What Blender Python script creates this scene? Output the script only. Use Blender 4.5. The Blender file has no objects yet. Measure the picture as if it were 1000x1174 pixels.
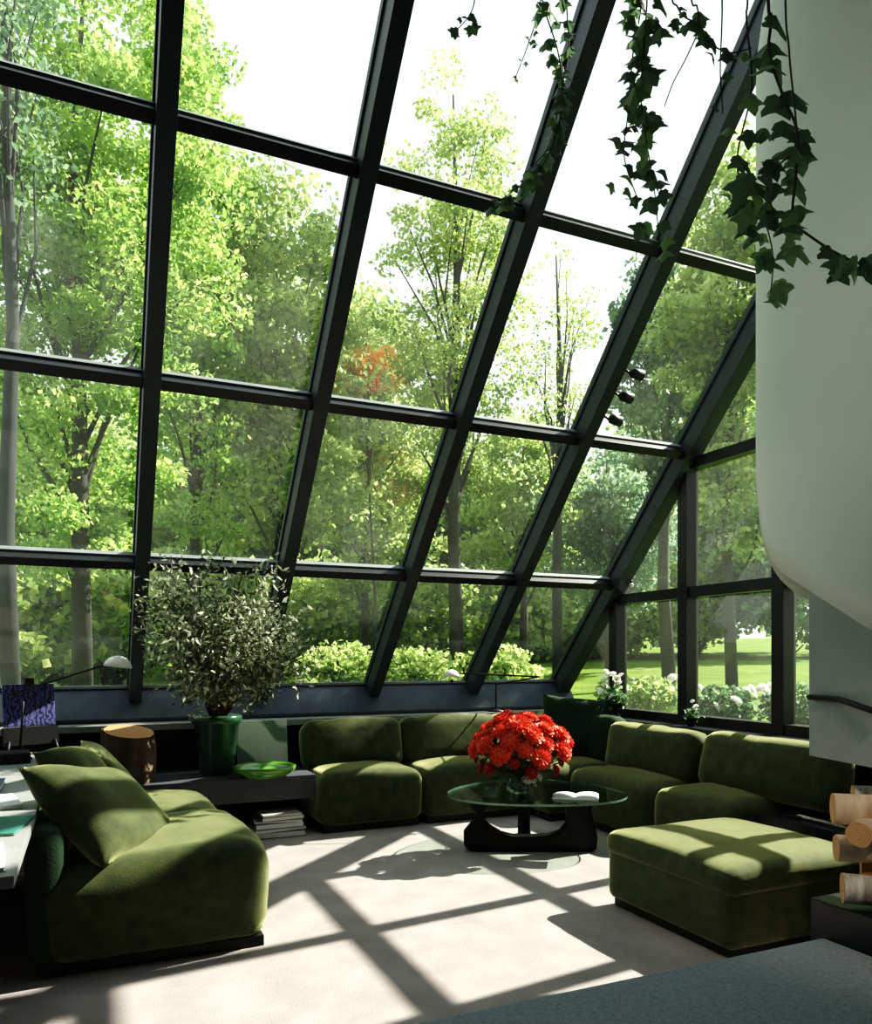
import bpy, bmesh, math, random
import numpy as np
from mathutils import Vector, Matrix, noise as mnoise

random.seed(7)
RNG = np.random.default_rng(11)
S = bpy.context.scene
COL = S.collection
PI = math.pi

# ------------------------------------------------------------------ camera frame
CH = 1.4
YAW = math.radians(24.1)
FX, FY = math.sin(YAW), math.cos(YAW)
F_PX = 888.0
HOR = 752.0


def at(u, v, D):
    """world point seen at photo pixel (u, v) at forward depth D"""
    r = (u - 500.0) / F_PX * D
    return Vector((D * FX + r * FY, D * FY - r * FX, CH - (v - HOR) * D / F_PX))


# ------------------------------------------------------------------ materials
def newmat(name):
    m = bpy.data.materials.new(name)
    m.use_nodes = True
    nt = m.node_tree
    b = nt.nodes['Principled BSDF']
    return m, nt, b


def mat(name, c, rough=0.6, var=0.15, scale=8.0, bump=0.0, bscale=60.0, metal=0.0, spec=0.5, sheen=0.0,
        sheen_tint=None, c2=None, stretch=(1, 1, 1), coat=0.0):
    m, nt, b = newmat(name)
    N, L = nt.nodes, nt.links
    tc = N.new('ShaderNodeTexCoord')
    mp = N.new('ShaderNodeMapping')
    mp.inputs['Scale'].default_value = stretch
    L.new(tc.outputs['Object'], mp.inputs['Vector'])
    nz = N.new('ShaderNodeTexNoise')
    nz.inputs['Scale'].default_value = scale
    nz.inputs['Detail'].default_value = 5
    L.new(mp.outputs['Vector'], nz.inputs['Vector'])
    cr = N.new('ShaderNodeValToRGB')
    cr.color_ramp.elements[0].position = 0.3
    cr.color_ramp.elements[1].position = 0.7
    if c2 is None:
        c2 = tuple(min(1, x * (1 + var)) for x in c)
        c = tuple(x * (1 - var) for x in c)
    cr.color_ramp.elements[0].color = (*c, 1)
    cr.color_ramp.elements[1].color = (*c2, 1)
    L.new(nz.outputs['Fac'], cr.inputs['Fac'])
    L.new(cr.outputs['Color'], b.inputs['Base Color'])
    b.inputs['Roughness'].default_value = rough
    b.inputs['Metallic'].default_value = metal
    b.inputs['Specular IOR Level'].default_value = spec
    if sheen:
        b.inputs['Sheen Weight'].default_value = sheen
        b.inputs['Sheen Roughness'].default_value = 0.4
        if sheen_tint:
            b.inputs['Sheen Tint'].default_value = (*sheen_tint, 1)
    if coat:
        b.inputs['Coat Weight'].default_value = coat
    if bump:
        n2 = N.new('ShaderNodeTexNoise')
        n2.inputs['Scale'].default_value = bscale
        n2.inputs['Detail'].default_value = 4
        L.new(mp.outputs['Vector'], n2.inputs['Vector'])
        bp = N.new('ShaderNodeBump')
        bp.inputs['Strength'].default_value = bump
        bp.inputs['Distance'].default_value = 0.01
        L.new(n2.outputs['Fac'], bp.inputs['Height'])
        L.new(bp.outputs['Normal'], b.inputs['Normal'])
    return m


def leafmat(name, dark, mid, light, trans=0.45, rough=0.45):
    m, nt, b = newmat(name)
    N, L = nt.nodes, nt.links
    at_ = N.new('ShaderNodeAttribute')
    at_.attribute_name = 'tint'
    cr = N.new('ShaderNodeValToRGB')
    cr.color_ramp.elements[0].color = (*dark, 1)
    cr.color_ramp.elements[1].color = (*light, 1)
    e = cr.color_ramp.elements.new(0.5)
    e.color = (*mid, 1)
    L.new(at_.outputs['Fac'], cr.inputs['Fac'])
    L.new(cr.outputs['Color'], b.inputs['Base Color'])
    b.inputs['Roughness'].default_value = rough
    b.inputs['Specular IOR Level'].default_value = 0.3
    tr = N.new('ShaderNodeBsdfTranslucent')
    hs = N.new('ShaderNodeHueSaturation')
    hs.inputs['Value'].default_value = 1.5
    hs.inputs['Hue'].default_value = 0.485
    L.new(cr.outputs['Color'], hs.inputs['Color'])
    L.new(hs.outputs['Color'], tr.inputs['Color'])
    mx = N.new('ShaderNodeMixShader')
    mx.inputs[0].default_value = trans
    L.new(b.outputs[0], mx.inputs[1])
    L.new(tr.outputs[0], mx.inputs[2])
    L.new(mx.outputs[0], N['Material Output'].inputs['Surface'])
    return m


def glassmat(name, tint=(0.93, 0.97, 0.95), ior=1.5, rough=0.0, haze=0.0):
    m, nt, b = newmat(name)
    N, L = nt.nodes, nt.links
    N.remove(b)
    tr = N.new('ShaderNodeBsdfTransparent')
    tr.inputs['Color'].default_value = (*tint, 1)
    gl = N.new('ShaderNodeBsdfGlossy')
    gl.inputs['Roughness'].default_value = rough
    fr = N.new('ShaderNodeFresnel')
    ge = N.new('ShaderNodeNewGeometry')          # same reflectance from both sides of a thin pane
    mr = N.new('ShaderNodeMapRange')
    mr.inputs['To Min'].default_value = ior
    mr.inputs['To Max'].default_value = 1 / ior
    L.new(ge.outputs['Backfacing'], mr.inputs['Value'])
    L.new(mr.outputs[0], fr.inputs['IOR'])
    mx = N.new('ShaderNodeMixShader')
    L.new(fr.outputs[0], mx.inputs[0])
    L.new(tr.outputs[0], mx.inputs[1])
    L.new(gl.outputs[0], mx.inputs[2])
    out = mx
    if haze:                                     # pale haze over the view, put into the panes as a dusty film
        tl = N.new('ShaderNodeBsdfTranslucent')
        tl.inputs['Color'].default_value = (.9, 1.0, .9, 1)
        nz = N.new('ShaderNodeTexNoise'); nz.inputs['Scale'].default_value = .9; nz.inputs['Detail'].default_value = 3
        tcn = N.new('ShaderNodeTexCoord'); L.new(tcn.outputs['Object'], nz.inputs['Vector'])
        m2 = N.new('ShaderNodeMapRange'); m2.inputs['From Min'].default_value = .3; m2.inputs['From Max'].default_value = .7
        m2.inputs['To Min'].default_value = haze * .5; m2.inputs['To Max'].default_value = haze * 1.5
        L.new(nz.outputs['Fac'], m2.inputs['Value'])
        o2 = N.new('ShaderNodeMixShader'); L.new(m2.outputs[0], o2.inputs[0])
        L.new(mx.outputs[0], o2.inputs[1]); L.new(tl.outputs[0], o2.inputs[2]); out = o2
    L.new(out.outputs[0], N['Material Output'].inputs['Surface'])
    return m


M = {}
M['carpet'] = mat('carpet', (0.36, 0.318, 0.30), 0.95, c2=(0.47, 0.42, 0.395), scale=4.5, bump=0.6, bscale=220, spec=0.1, sheen=0.2)
M['carpet_step'] = mat('carpet_step', (0.26, 0.30, 0.325), 0.95, c2=(0.36, 0.40, 0.42), scale=45, bump=1.0, bscale=120, spec=0.1, sheen=0.2)
M['velvet'] = mat('velvet', (0.032, 0.046, 0.022), 0.8, c2=(0.072, 0.086, 0.036), scale=14, bump=0.2, bscale=130, spec=0.15,
                  sheen=1.0, sheen_tint=(0.95, 1.0, 0.52))
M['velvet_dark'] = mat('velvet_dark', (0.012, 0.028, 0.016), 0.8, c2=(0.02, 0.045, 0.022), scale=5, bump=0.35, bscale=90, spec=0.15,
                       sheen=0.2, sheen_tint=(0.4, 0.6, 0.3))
M['plinth'] = mat('plinth', (0.006, 0.006, 0.006), 0.6)
M['steel'] = mat('steel', (0.030, 0.042, 0.048), 0.42, scale=3, var=0.3, spec=0.5, bump=0.05)
M['steel_black'] = mat('steel_black', (0.010, 0.012, 0.013), 0.4, scale=3, var=0.3)
M['gasket'] = mat('gasket', (0.25, 0.28, 0.28), 0.6)
M['sill'] = mat('sill', (0.05, 0.065, 0.08), 0.5, var=0.2)
M['shelf'] = mat('shelf', (0.30, 0.31, 0.30), 0.45, var=0.12)
M['black'] = mat('black', (0.008, 0.009, 0.010), 0.5)
M['bench'] = mat('bench', (0.075, 0.082, 0.095), 0.5, var=0.12)
M['slate'] = mat('slate', (0.014, 0.017, 0.02), 0.3, var=0.3)
M['wall'] = mat('wall', (0.13, 0.135, 0.13), 0.8, var=0.05)
M['wall_dark'] = mat('wall_dark', (0.06, 0.065, 0.065), 0.8, var=0.1)
M['plaster'] = mat('plaster', (0.70, 0.77, 0.68), 0.7, c2=(0.78, 0.83, 0.75), scale=1.5, bump=0.1, bscale=25)
M['plate'] = mat('plate', (0.30, 0.34, 0.33), 0.6, var=0.06, scale=5)
M['glass'] = glassmat('glass', haze=.02)
M['glass_table'] = glassmat('glass_table', (0.84, 0.93, 0.88), 1.5)
M['glass_clear'] = glassmat('glass_clear', (0.85, 0.95, 0.90), 1.45)
M['ebony'] = mat('ebony', (0.005, 0.005, 0.005), 0.5, var=0.3, spec=0.25)
M['bark'] = mat('bark', (0.022, 0.022, 0.016), 0.9, c2=(0.05, 0.046, 0.036), scale=6, bump=0.8, bscale=14, stretch=(1, 1, .3))
M['bark_stump'] = mat('bark_stump', (0.02, 0.014, 0.010), 0.9, c2=(0.17, 0.125, 0.08), scale=9, bump=1.0, bscale=22, stretch=(1, 1, .25))
M['bark_dark'] = mat('bark_dark', (0.012, 0.016, 0.016), 0.9, c2=(0.03, 0.036, 0.034), scale=6, stretch=(1, 1, .3))
M['stem'] = mat('stem', (0.05, 0.06, 0.03), 0.8)
M['branch_red'] = mat('branch_red', (0.10, 0.035, 0.025), 0.8, var=0.4)
M['soil'] = mat('soil', (0.025, 0.018, 0.012), 1.0, bump=1, bscale=30)
M['pot_green'] = mat('pot_green', (0.010, 0.045, 0.025), 0.22, c2=(0.04, 0.12, 0.06), scale=9, stretch=(1, 1, .3), coat=0.6)
M['bowl_green'] = mat('bowl_green', (0.10, 0.27, 0.03), 0.15, c2=(0.16, 0.36, 0.05), scale=6, coat=0.8)
M['white'] = mat('white', (0.90, 0.90, 0.86), 0.4, var=0.03)
M['paper'] = mat('paper', (0.78, 0.80, 0.80), 0.7, var=0.05)
M['lawn'] = mat('lawn', (0.08, 0.15, 0.02), 0.95, c2=(0.16, 0.24, 0.045), scale=1.3, bump=1, bscale=14, spec=0.1)
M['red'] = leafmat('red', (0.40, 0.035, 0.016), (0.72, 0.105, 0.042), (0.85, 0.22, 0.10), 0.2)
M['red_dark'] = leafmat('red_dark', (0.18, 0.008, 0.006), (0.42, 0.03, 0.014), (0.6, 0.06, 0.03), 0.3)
M['yellow'] = mat('yellow', (0.7, 0.35, 0.15), 0.8)
M['petal_white'] = leafmat('petal_white', (0.6, 0.62, 0.55), (0.8, 0.8, 0.74), (0.95, 0.95, 0.9), 0.3)
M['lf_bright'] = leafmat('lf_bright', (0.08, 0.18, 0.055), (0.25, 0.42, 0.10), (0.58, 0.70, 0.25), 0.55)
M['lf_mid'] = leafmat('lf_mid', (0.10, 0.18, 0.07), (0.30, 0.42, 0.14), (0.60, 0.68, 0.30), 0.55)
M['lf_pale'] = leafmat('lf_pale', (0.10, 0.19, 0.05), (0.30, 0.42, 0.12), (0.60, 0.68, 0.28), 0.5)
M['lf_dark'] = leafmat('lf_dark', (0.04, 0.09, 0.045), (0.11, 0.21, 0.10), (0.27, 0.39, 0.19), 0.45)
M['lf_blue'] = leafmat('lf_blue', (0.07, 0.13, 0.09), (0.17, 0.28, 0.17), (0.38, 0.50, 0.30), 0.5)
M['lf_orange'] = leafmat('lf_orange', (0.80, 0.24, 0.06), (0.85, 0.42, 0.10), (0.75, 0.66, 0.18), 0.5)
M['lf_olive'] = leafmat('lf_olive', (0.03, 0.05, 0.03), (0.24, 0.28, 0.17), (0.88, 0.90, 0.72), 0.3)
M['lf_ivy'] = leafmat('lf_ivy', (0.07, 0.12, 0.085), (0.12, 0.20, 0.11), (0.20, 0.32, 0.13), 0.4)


# ------------------------------------------------------------------ object helpers
def tag(o, label=None, cat=None, group=None, kind=None):
    if label: o['label'] = label
    if cat: o['category'] = cat
    if group: o['group'] = group
    if kind: o['kind'] = kind
    return o


def empty(name, loc=(0, 0, 0), rz=0.0, label=None, cat=None, group=None):
    o = bpy.data.objects.new(name, None)
    COL.objects.link(o)
    o.empty_display_size = 0.1
    o.location = loc
    o.rotation_euler = (0, 0, rz)
    return tag(o, label, cat, group)


def build(name, bm, m, parent=None, smooth=True, loc=None, rot=None):
    me = bpy.data.meshes.new(name)
    bmesh.ops.recalc_face_normals(bm, faces=bm.faces)
    bm.to_mesh(me)
    bm.free()
    return link(name, me, m, parent, smooth, loc, rot)


def link(name, me, m, parent=None, smooth=True, loc=None, rot=None):
    if smooth:
        me.polygons.foreach_set('use_smooth', [True] * len(me.polygons))
    for x in (m if isinstance(m, (list, tuple)) else [m]):
        me.materials.append(x)
    o = bpy.data.objects.new(name, me)
    COL.objects.link(o)
    if parent is not None: o.parent = parent
    if loc is not None: o.location = loc
    if rot is not None: o.rotation_euler = rot
    return o


def copy_tree(o, parent=None):
    c = o.copy()
    COL.objects.link(c)
    c.parent = parent
    for ch in list(o.children):
        copy_tree(ch, c)
    return c


def box(bm, x0, x1, y0, y1, z0, z1, bev=0.0, mtx=None):
    b2 = bmesh.new()
    bmesh.ops.create_cube(b2, size=1)
    for v in b2.verts:
        v.co = Vector((x0 + (v.co.x + .5) * (x1 - x0), y0 + (v.co.y + .5) * (y1 - y0), z0 + (v.co.z + .5) * (z1 - z0)))
    if bev:
        bmesh.ops.bevel(b2, geom=b2.edges[:], offset=bev, segments=2, profile=.7, affect='EDGES')
    if mtx is not None:
        b2.transform(mtx)
    me = bpy.data.meshes.new('t')
    b2.to_mesh(me); b2.free()
    bm.from_mesh(me)
    bpy.data.meshes.remove(me)
    return bm


def bx(*a, **k):
    return box(bmesh.new(), *a, **k)


def tube(bm, pts, rad, seg=8, cap=True):
    pts = [Vector(p) for p in pts]
    n = len(pts)
    if not isinstance(rad, (list, tuple)): rad = [rad] * n
    rings = []
    up = Vector((0.13, 0.21, 1)).normalized()
    prev = None
    for i in range(n):
        t = (pts[min(i + 1, n - 1)] - pts[max(i - 1, 0)])
        if t.length < 1e-9: t = Vector((0, 0, 1))
        t.normalize()
        if prev is None:
            a = t.cross(up)
            if a.length < 1e-3: a = t.cross(Vector((1, 0, 0)))
        else:
            a = prev - t * prev.dot(t)
        a.normalize(); prev = a
        b = t.cross(a)
        rings.append([bm.verts.new(pts[i] + (a * math.cos(2 * PI * k / seg) + b * math.sin(2 * PI * k / seg)) * rad[i]) for k in range(seg)])
    for i in range(n - 1):
        for k in range(seg):
            bm.faces.new((rings[i][k], rings[i][(k + 1) % seg], rings[i + 1][(k + 1) % seg], rings[i + 1][k]))
    if cap:
        bm.faces.new(rings[0][::-1]); bm.faces.new(rings[-1])
    return bm


def lathe(bm, prof, seg=32, c=(0, 0, 0), closed=False):
    rings = []
    for r, z in prof:
        if r < 1e-6:
            rings.append([bm.verts.new((c[0], c[1], c[2] + z))])
        else:
            rings.append([bm.verts.new((c[0] + r * math.cos(2 * PI * k / seg), c[1] + r * math.sin(2 * PI * k / seg), c[2] + z)) for k in range(seg)])
    for a, b in zip(rings[:-1], rings[1:]):
        for k in range(seg):
            k2 = (k + 1) % seg
            if len(a) == 1 and len(b) == 1: continue
            if len(a) == 1: bm.faces.new((a[0], b[k2], b[k]))
            elif len(b) == 1: bm.faces.new((a[k], a[k2], b[0]))
            else: bm.faces.new((a[k], a[k2], b[k2], b[k]))
    return bm


def prism(bm, poly, h0, h1, mtx=None, bev=0.0):
    """extrude a 2-D polygon (x, z) along y from h0 to h1"""
    b2 = bmesh.new()
    v0 = [b2.verts.new((x, h0, z)) for x, z in poly]
    v1 = [b2.verts.new((x, h1, z)) for x, z in poly]
    n = len(poly)
    b2.faces.new(v0); b2.faces.new(v1[::-1])
    for i in range(n):
        b2.faces.new((v0[i], v1[i], v1[(i + 1) % n], v0[(i + 1) % n]))
    bmesh.ops.recalc_face_normals(b2, faces=b2.faces)
    if bev:
        es = [e for e in b2.edges if abs(e.verts[0].co.y - e.verts[1].co.y) < 1e-6]
        bmesh.ops.bevel(b2, geom=es, offset=bev, segments=2, profile=.7, affect='EDGES')
    if mtx is not None: b2.transform(mtx)
    me = bpy.data.meshes.new('t'); b2.to_mesh(me); b2.free(); bm.from_mesh(me); bpy.data.meshes.remove(me)
    return bm


def soft(w, d, h, r=0.08, puff=0.04, n=14, wob=0.012, seed=0.0, side=0.0, mtx=None):
    """soft upholstered block, base centred at the origin, z from 0 to h"""
    bm = bmesh.new()
    bmesh.ops.create_cube(bm, size=2)
    bmesh.ops.subdivide_edges(bm, edges=bm.edges[:], cuts=n, use_grid_fill=True)
    hx, hy, hz = w / 2, d / 2, h / 2
    for v in bm.verts:
        c = v.co.copy()
        # pull samples towards edges
        q = Vector([math.copysign(abs(t) ** 0.75, t) for t in c])
        p = Vector((q.x * hx, q.y * hy, q.z * hz))
        inner = Vector((max(-hx + r, min(hx - r, p.x)), max(-hy + r, min(hy - r, p.y)), max(-hz + r, min(hz - r, p.z))))
        dlt = p - inner
        if dlt.length > 1e-6:
            p = inner + dlt.normalized() * r
        fx, fy, fz = max(0, 1 - (p.x / hx) ** 2), max(0, 1 - (p.y / hy) ** 2), max(0, 1 - (p.z / hz) ** 2)
        if p.z > 0:
            p.z += puff * (fx * fy) ** 0.5 * (p.z / hz)
        p.x += side * math.copysign(1, p.x) * (fy * fz) ** .5 * abs(p.x / hx)
        p.y += side * math.copysign(1, p.y) * (fx * fz) ** .5 * abs(p.y / hy)
        if wob:
            nv = mnoise.noise_vector(p * 3.2 + Vector((seed * 7.3, seed * 3.1, seed)))
            k = 1.0 if p.z > -hz + .05 else 0.0
            p += nv * wob * k
            p.z += k * wob * .5 * mnoise.noise(p * 9 + Vector((seed, 0, 0)))
        v.co = Vector((p.x, p.y, p.z + hz))
    if mtx is not None: bm.transform(mtx)
    return bm


def pillow(w, h, t, seed=0.0, n=22, wob=0.02, sag=0.0):
    """square scatter cushion in the x-z plane, thickness along y, centred at the origin"""
    bm = bmesh.new()
    grid = {}
    for s in (-1, 1):
        for i in range(n + 1):
            for j in range(n + 1):
                a, b = 2 * i / n - 1, 2 * j / n - 1
                edge = (i in (0, n) or j in (0, n))
                if s == 1 and edge:
                    grid[(s, i, j)] = grid[(-1, i, j)]; continue
                pin = 1 - 0.10 * (1 - a * a) * abs(b) ** 3 - 0
                pin2 = 1 - 0.10 * (1 - b * b) * abs(a) ** 3
                x, z = a * w / 2 * pin2, b * h / 2 * pin
                th = t / 2 * ((1 - a ** 4) * (1 - b ** 4)) ** 0.62
                p = Vector((x, s * th, z))
                p += mnoise.noise_vector(Vector((x * 4 + seed, s * .5, z * 4 + seed * 2))) * wob
                p.y += sag * (a * a)
                grid[(s, i, j)] = bm.verts.new(p)
    for s in (-1, 1):
        for i in range(n):
            for j in range(n):
                q = [grid[(s, i, j)], grid[(s, i + 1, j)], grid[(s, i + 1, j + 1)], grid[(s, i, j + 1)]]
                bm.faces.new(q if s == -1 else q[::-1])
    return bm


def leaf_cloud(name, centers, sizes, m, parent=None, elong=1.0, up=0.3, shape=0, tint=None, bend=0.25):
    """one mesh of many small leaves; centers (n,3), sizes (n,)"""
    n = len(centers)
    ax = RNG.normal(size=(n, 3)); ax /= np.linalg.norm(ax, axis=1)[:, None]
    nr = RNG.normal(size=(n, 3)); nr[:, 2] += up
    nr -= ax * (nr * ax).sum(1)[:, None]; nr /= np.linalg.norm(nr, axis=1)[:, None]
    sd = np.cross(nr, ax)
    sz = np.asarray(sizes)[:, None]
    w = sz * 0.5 / elong
    if shape == 0:     # pointed leaf, 4 verts folded on its midrib
        P = [centers - ax * sz * .5, centers + sd * w + nr * w * bend, centers + ax * sz * .5, centers - sd * w + nr * w * bend]
        V = np.stack(P, 1).reshape(-1, 3)
        base = np.arange(n)[:, None] * 4
        Fc = np.concatenate([base + [0, 1, 2], base + [0, 2, 3]], 1).reshape(-1, 3)
        per = 4
    me = bpy.data.meshes.new(name)
    nf = len(Fc)
    me.vertices.add(len(V)); me.vertices.foreach_set('co', V.astype(np.float32).ravel())
    me.loops.add(nf * 3); me.loops.foreach_set('vertex_index', Fc.astype(np.int32).ravel())
    me.polygons.add(nf); me.polygons.foreach_set('loop_start', np.arange(nf, dtype=np.int32) * 3)
    me.polygons.foreach_set('loop_total', np.full(nf, 3, dtype=np.int32))
    me.update(calc_edges=True)
    if tint is None: tint = np.clip(RNG.normal(.5, .25, n), 0, 1)
    a = me.attributes.new('tint', 'FLOAT', 'POINT')
    a.data.foreach_set('value', np.repeat(tint, per).astype(np.float32))
    return link(name, me, m, parent, smooth=False)


def set_tint(o, f):
    a = o.data.attributes.new('tint', 'FLOAT', 'POINT')
    vals = [f(v.co) for v in o.data.vertices]
    a.data.foreach_set('value', vals)


# ================================================================== ROOM
GY, GZ = 7.09, 1.12           # bottom edge of the sloped glazing
PITCH = math.radians(46.4)
CP, SP = math.cos(PITCH), math.sin(PITCH)
XL, XR = -2.83, 4.70


def roof(s, x=0.0, off=0.0):
    """point on the sloped glazing, s metres up the slope, off metres inward"""
    return Vector((x, GY - s * CP - off * SP, GZ + s * SP - off * CP))


def roof_z(y):
    return GZ + (GY - y) * math.tan(PITCH)


SEND = 6.5
YC, ZC = roof(SEND).y, roof(SEND).z

# floor of the pit and raised step
o = build('floor', bx(XL - .2, XR + .1, -3, 7.3, -.1, 0), M['carpet'], smooth=False); tag(o, kind='structure')
STEP_Y, STEP_X, STEP_Z = 2.34, 2.855, 0.20
bm = bx(XL, STEP_X, 2.34 - .75, STEP_Y, .0, STEP_Z, bev=.012)
box(bm, XL, STEP_X, 2.34 - 1.5, STEP_Y - .752, .0, STEP_Z, bev=.008)
box(bm, XL, STEP_X, -3, STEP_Y - 1.503, .0, STEP_Z, bev=.008)
o = build('floor_raised', bm, M['carpet_step'], smooth=False); tag(o, kind='structure')
# walls
o = build('wall_front_low', bx(XL, XR + .1, 6.92, 7.16, 0, .90), M['wall_dark'], smooth=False); tag(o, kind='structure')
o = build('wall_right_low', bx(XR - .03, XR + .12, -3, 6.92, 0, .82), M['wall_dark'], smooth=False); tag(o, kind='structure')
bm = bmesh.new()
prism(bm, [(-3, 0), (7.2, 0), (7.2, 1.0), (YC, ZC), (-3, ZC)], 0, .15, mtx=Matrix(((0, 1, 0, XL - .16), (1, 0, 0, 0), (0, 0, 1, 0), (0, 0, 0, 1))))
o = build('wall_left', bm, M['wall'], smooth=False); tag(o, kind='structure')
o = build('wall_back', bx(XL - .2, XR + .2, -3.15, -3, 0, ZC + .1), M['wall'], smooth=False); tag(o, kind='structure')
o = build('wall_right', bx(XR - .03, XR + .12, -3, 2.2, .82, ZC), M['wall'], smooth=False); tag(o, kind='structure')
o = build('ceiling', bx(XL - .2, XR + .2, -3.1, YC, ZC + .02, ZC + .2), M['wall'], smooth=False); tag(o, kind='structure')

# sloped glazing: window_1 with rafters, purlins, panes, sill
win1 = empty('window_1', (0, 0, 0)); tag(win1, kind='structure')
RX = [-2.83, -1.77, -.71, .35, 1.41, 2.47, 3.53, 4.60]
rotm = Matrix.Rotation(0, 4, 'X')


def slope_box(x0, x1, s0, s1, o0, o1, bev=.006):
    bm = bx(x0, x1, s0, s1, o0, o1, bev=bev)
    for v in bm.verts:
        v.co = roof(v.co.y, v.co.x, v.co.z)
    return bm


for i, x in enumerate(RX):
    hw = .05 if i < 7 else .07
    bm = slope_box(x - hw, x + hw, -.06, SEND, .02, .17)
    b2 = slope_box(x - hw * 1.25, x + hw * 1.25, -.05, SEND, -.03, .02, bev=.003)
    me = bpy.data.meshes.new('t'); b2.to_mesh(me); b2.free(); bm.from_mesh(me); bpy.data.meshes.remove(me)
    build('rafter', bm, M['steel'], win1, smooth=False)
for k, s in enumerate((1.40, 2.81, 4.21, 5.61)):
    for a, b in zip(RX[:-1], RX[1:]):
        bm = slope_box(a + .05, b - (.05 if b < 4.5 else .07), s - .035, s + .035, .0, .12)
        build('purlin', bm, M['steel_black'], win1, smooth=False)
        g = slope_box(a + .05, b - .05, s + .036, s + .048, .012, .05, bev=0)
        build('glazing_bead', g, M['gasket'], win1, smooth=False)
ss = (0.02, 1.40, 2.81, 4.21, 5.61, SEND)
for a, b in zip(RX[:-1], RX[1:]):
    for s0, s1 in zip(ss[:-1], ss[1:]):
        bm = bmesh.new()
        vs = [bm.verts.new(roof(*q)) for q in ((s0, a, 0), (s0, b, 0), (s1, b, 0), (s1, a, 0))]
        bm.faces.new(vs)
        build('pane', bm, M['glass'], win1, smooth=False)
# sloping sill upstand
bm = bmesh.new()
prism(bm, [(6.86, .86), (6.94, .86), (7.16, 1.14), (7.06, 1.135), (6.86, .885)], XL, XR, mtx=Matrix(((0, 1, 0, 0), (1, 0, 0, 0), (0, 0, 1, 0), (0, 0, 0, 1))))
build('sill', bm, M['sill'], win1, smooth=False)
build('sill_rail', bx(XL, XR, 7.035, 7.11, 1.125, 1.15, bev=.004), M['gasket'], win1, smooth=False)

# side glazing: window_2
win2 = empty('window_2', (0, 0, 0)); tag(win2, kind='structure')
YS = [6.80, 6.12, 5.16, 4.16, 3.16, 2.2]
for y in YS[1:]:
    top = min(roof_z(y) - .12, ZC)
    build('mullion', bx(XR - .10, XR + .03, y - .055, y + .055, .82, top, bev=.005), M['steel_black'], win2, smooth=False)
for z in (1.94, 3.02, 4.12, 5.1):
    ytop = GY - (z - GZ) / math.tan(PITCH)
    build('transom', bx(XR - .08, XR + .02, 2.2, ytop - .05, z - .045, z + .045, bev=.004), M['steel_black'], win2, smooth=False)
build('bottom_rail', bx(XR - .09, XR + .03, 2.2, 6.85, .82, .90, bev=.004), M['steel_black'], win2, smooth=False)
for a, b in zip(YS[1:], YS[:-1]):
    bm = bmesh.new()
    zt = lambda y: min(roof_z(y), ZC)
    pts = [(a, .84), (b, .84), (b, zt(b)), (a, zt(a))]
    if a < YC < b: pts.insert(3, (YC, ZC))
    bm.faces.new([bm.verts.new((XR + .005, y, z)) for y, z in pts])
    build('pane', bm, M['glass'], win2, smooth=False)

# ------------------------------------------------------------------ shelves and benches
sh = empty('window_shelf', (0, 6.8, 0), label='long pale grey window shelf running under the sloped glass wall', cat='shelf')
sh_l = lambda n, bm, m: build(n, bm, m, sh, smooth=False, loc=(0, -6.8, 0))
sh_l('shelf_top', bx(XL + .02, 4.62, 6.63, 6.91, .80, .85, bev=.004), M['shelf'])
sh_l('back_panel', bx(XL + .02, 4.62, 6.86, 6.91, 0, .80), M['black'])
o = build('side_sill_shelf', bx(4.38, 4.66, 2.2, 6.60, .77, .825, bev=.004), M['slate'], smooth=False)
tag(o, 'dark slate shelf along the foot of the side window behind the corner seating', 'shelf')
be = empty('floating_bench', (1.0, 6.3, 0), label='dark grey slab bench holding the planter and the green dish', cat='bench')
build('bench_top', bx(-.72, .645, -.27, .55, .27, .455, bev=.006), M['bench'], be, smooth=False)
build('support', bx(-.6, .55, .25, .5, 0, .27), M['black'], be, smooth=False)

# left counter (desk)
de = empty('desk_counter', (-1.2, 4.4, 0), label='long pale counter with papers on it behind the armless sofa', cat='desk')
build('counter_top', bx(-1.6, .98, -1.6, 1.95, .66, .70, bev=.004), M['shelf'], de, smooth=False)
build('pedestal', bx(-1.4, .62, -.45, 1.9, 0, .66), mat('teal_panel', (.035, .07, .075), .5), de, smooth=False)

# hearth
o = build('hearth_block', bx(2.86, 4.62, 1.2, 2.41, 0, .35, bev=.006), M['slate'], smooth=False)
tag(o, 'black stone hearth block carrying the stacked firewood', 'hearth')
o = build('hearth_ledge', bx(3.88, 4.36, 2.43, 3.68, .32, .40, bev=.005), M['slate'], smooth=False)
tag(o, 'narrow black stone ledge between the ottoman and the side window seat', 'ledge')
bm = bx(3.95, 4.3, 2.5, 3.6, 0, .32); build('ledge_support', bm, M['black'], o, smooth=False)


# ================================================================== SEATING
def lean(ang, axis, p=(0, 0, 0)):
    return Matrix.Translation(p) @ Matrix.Rotation(ang, 4, axis)


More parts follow.
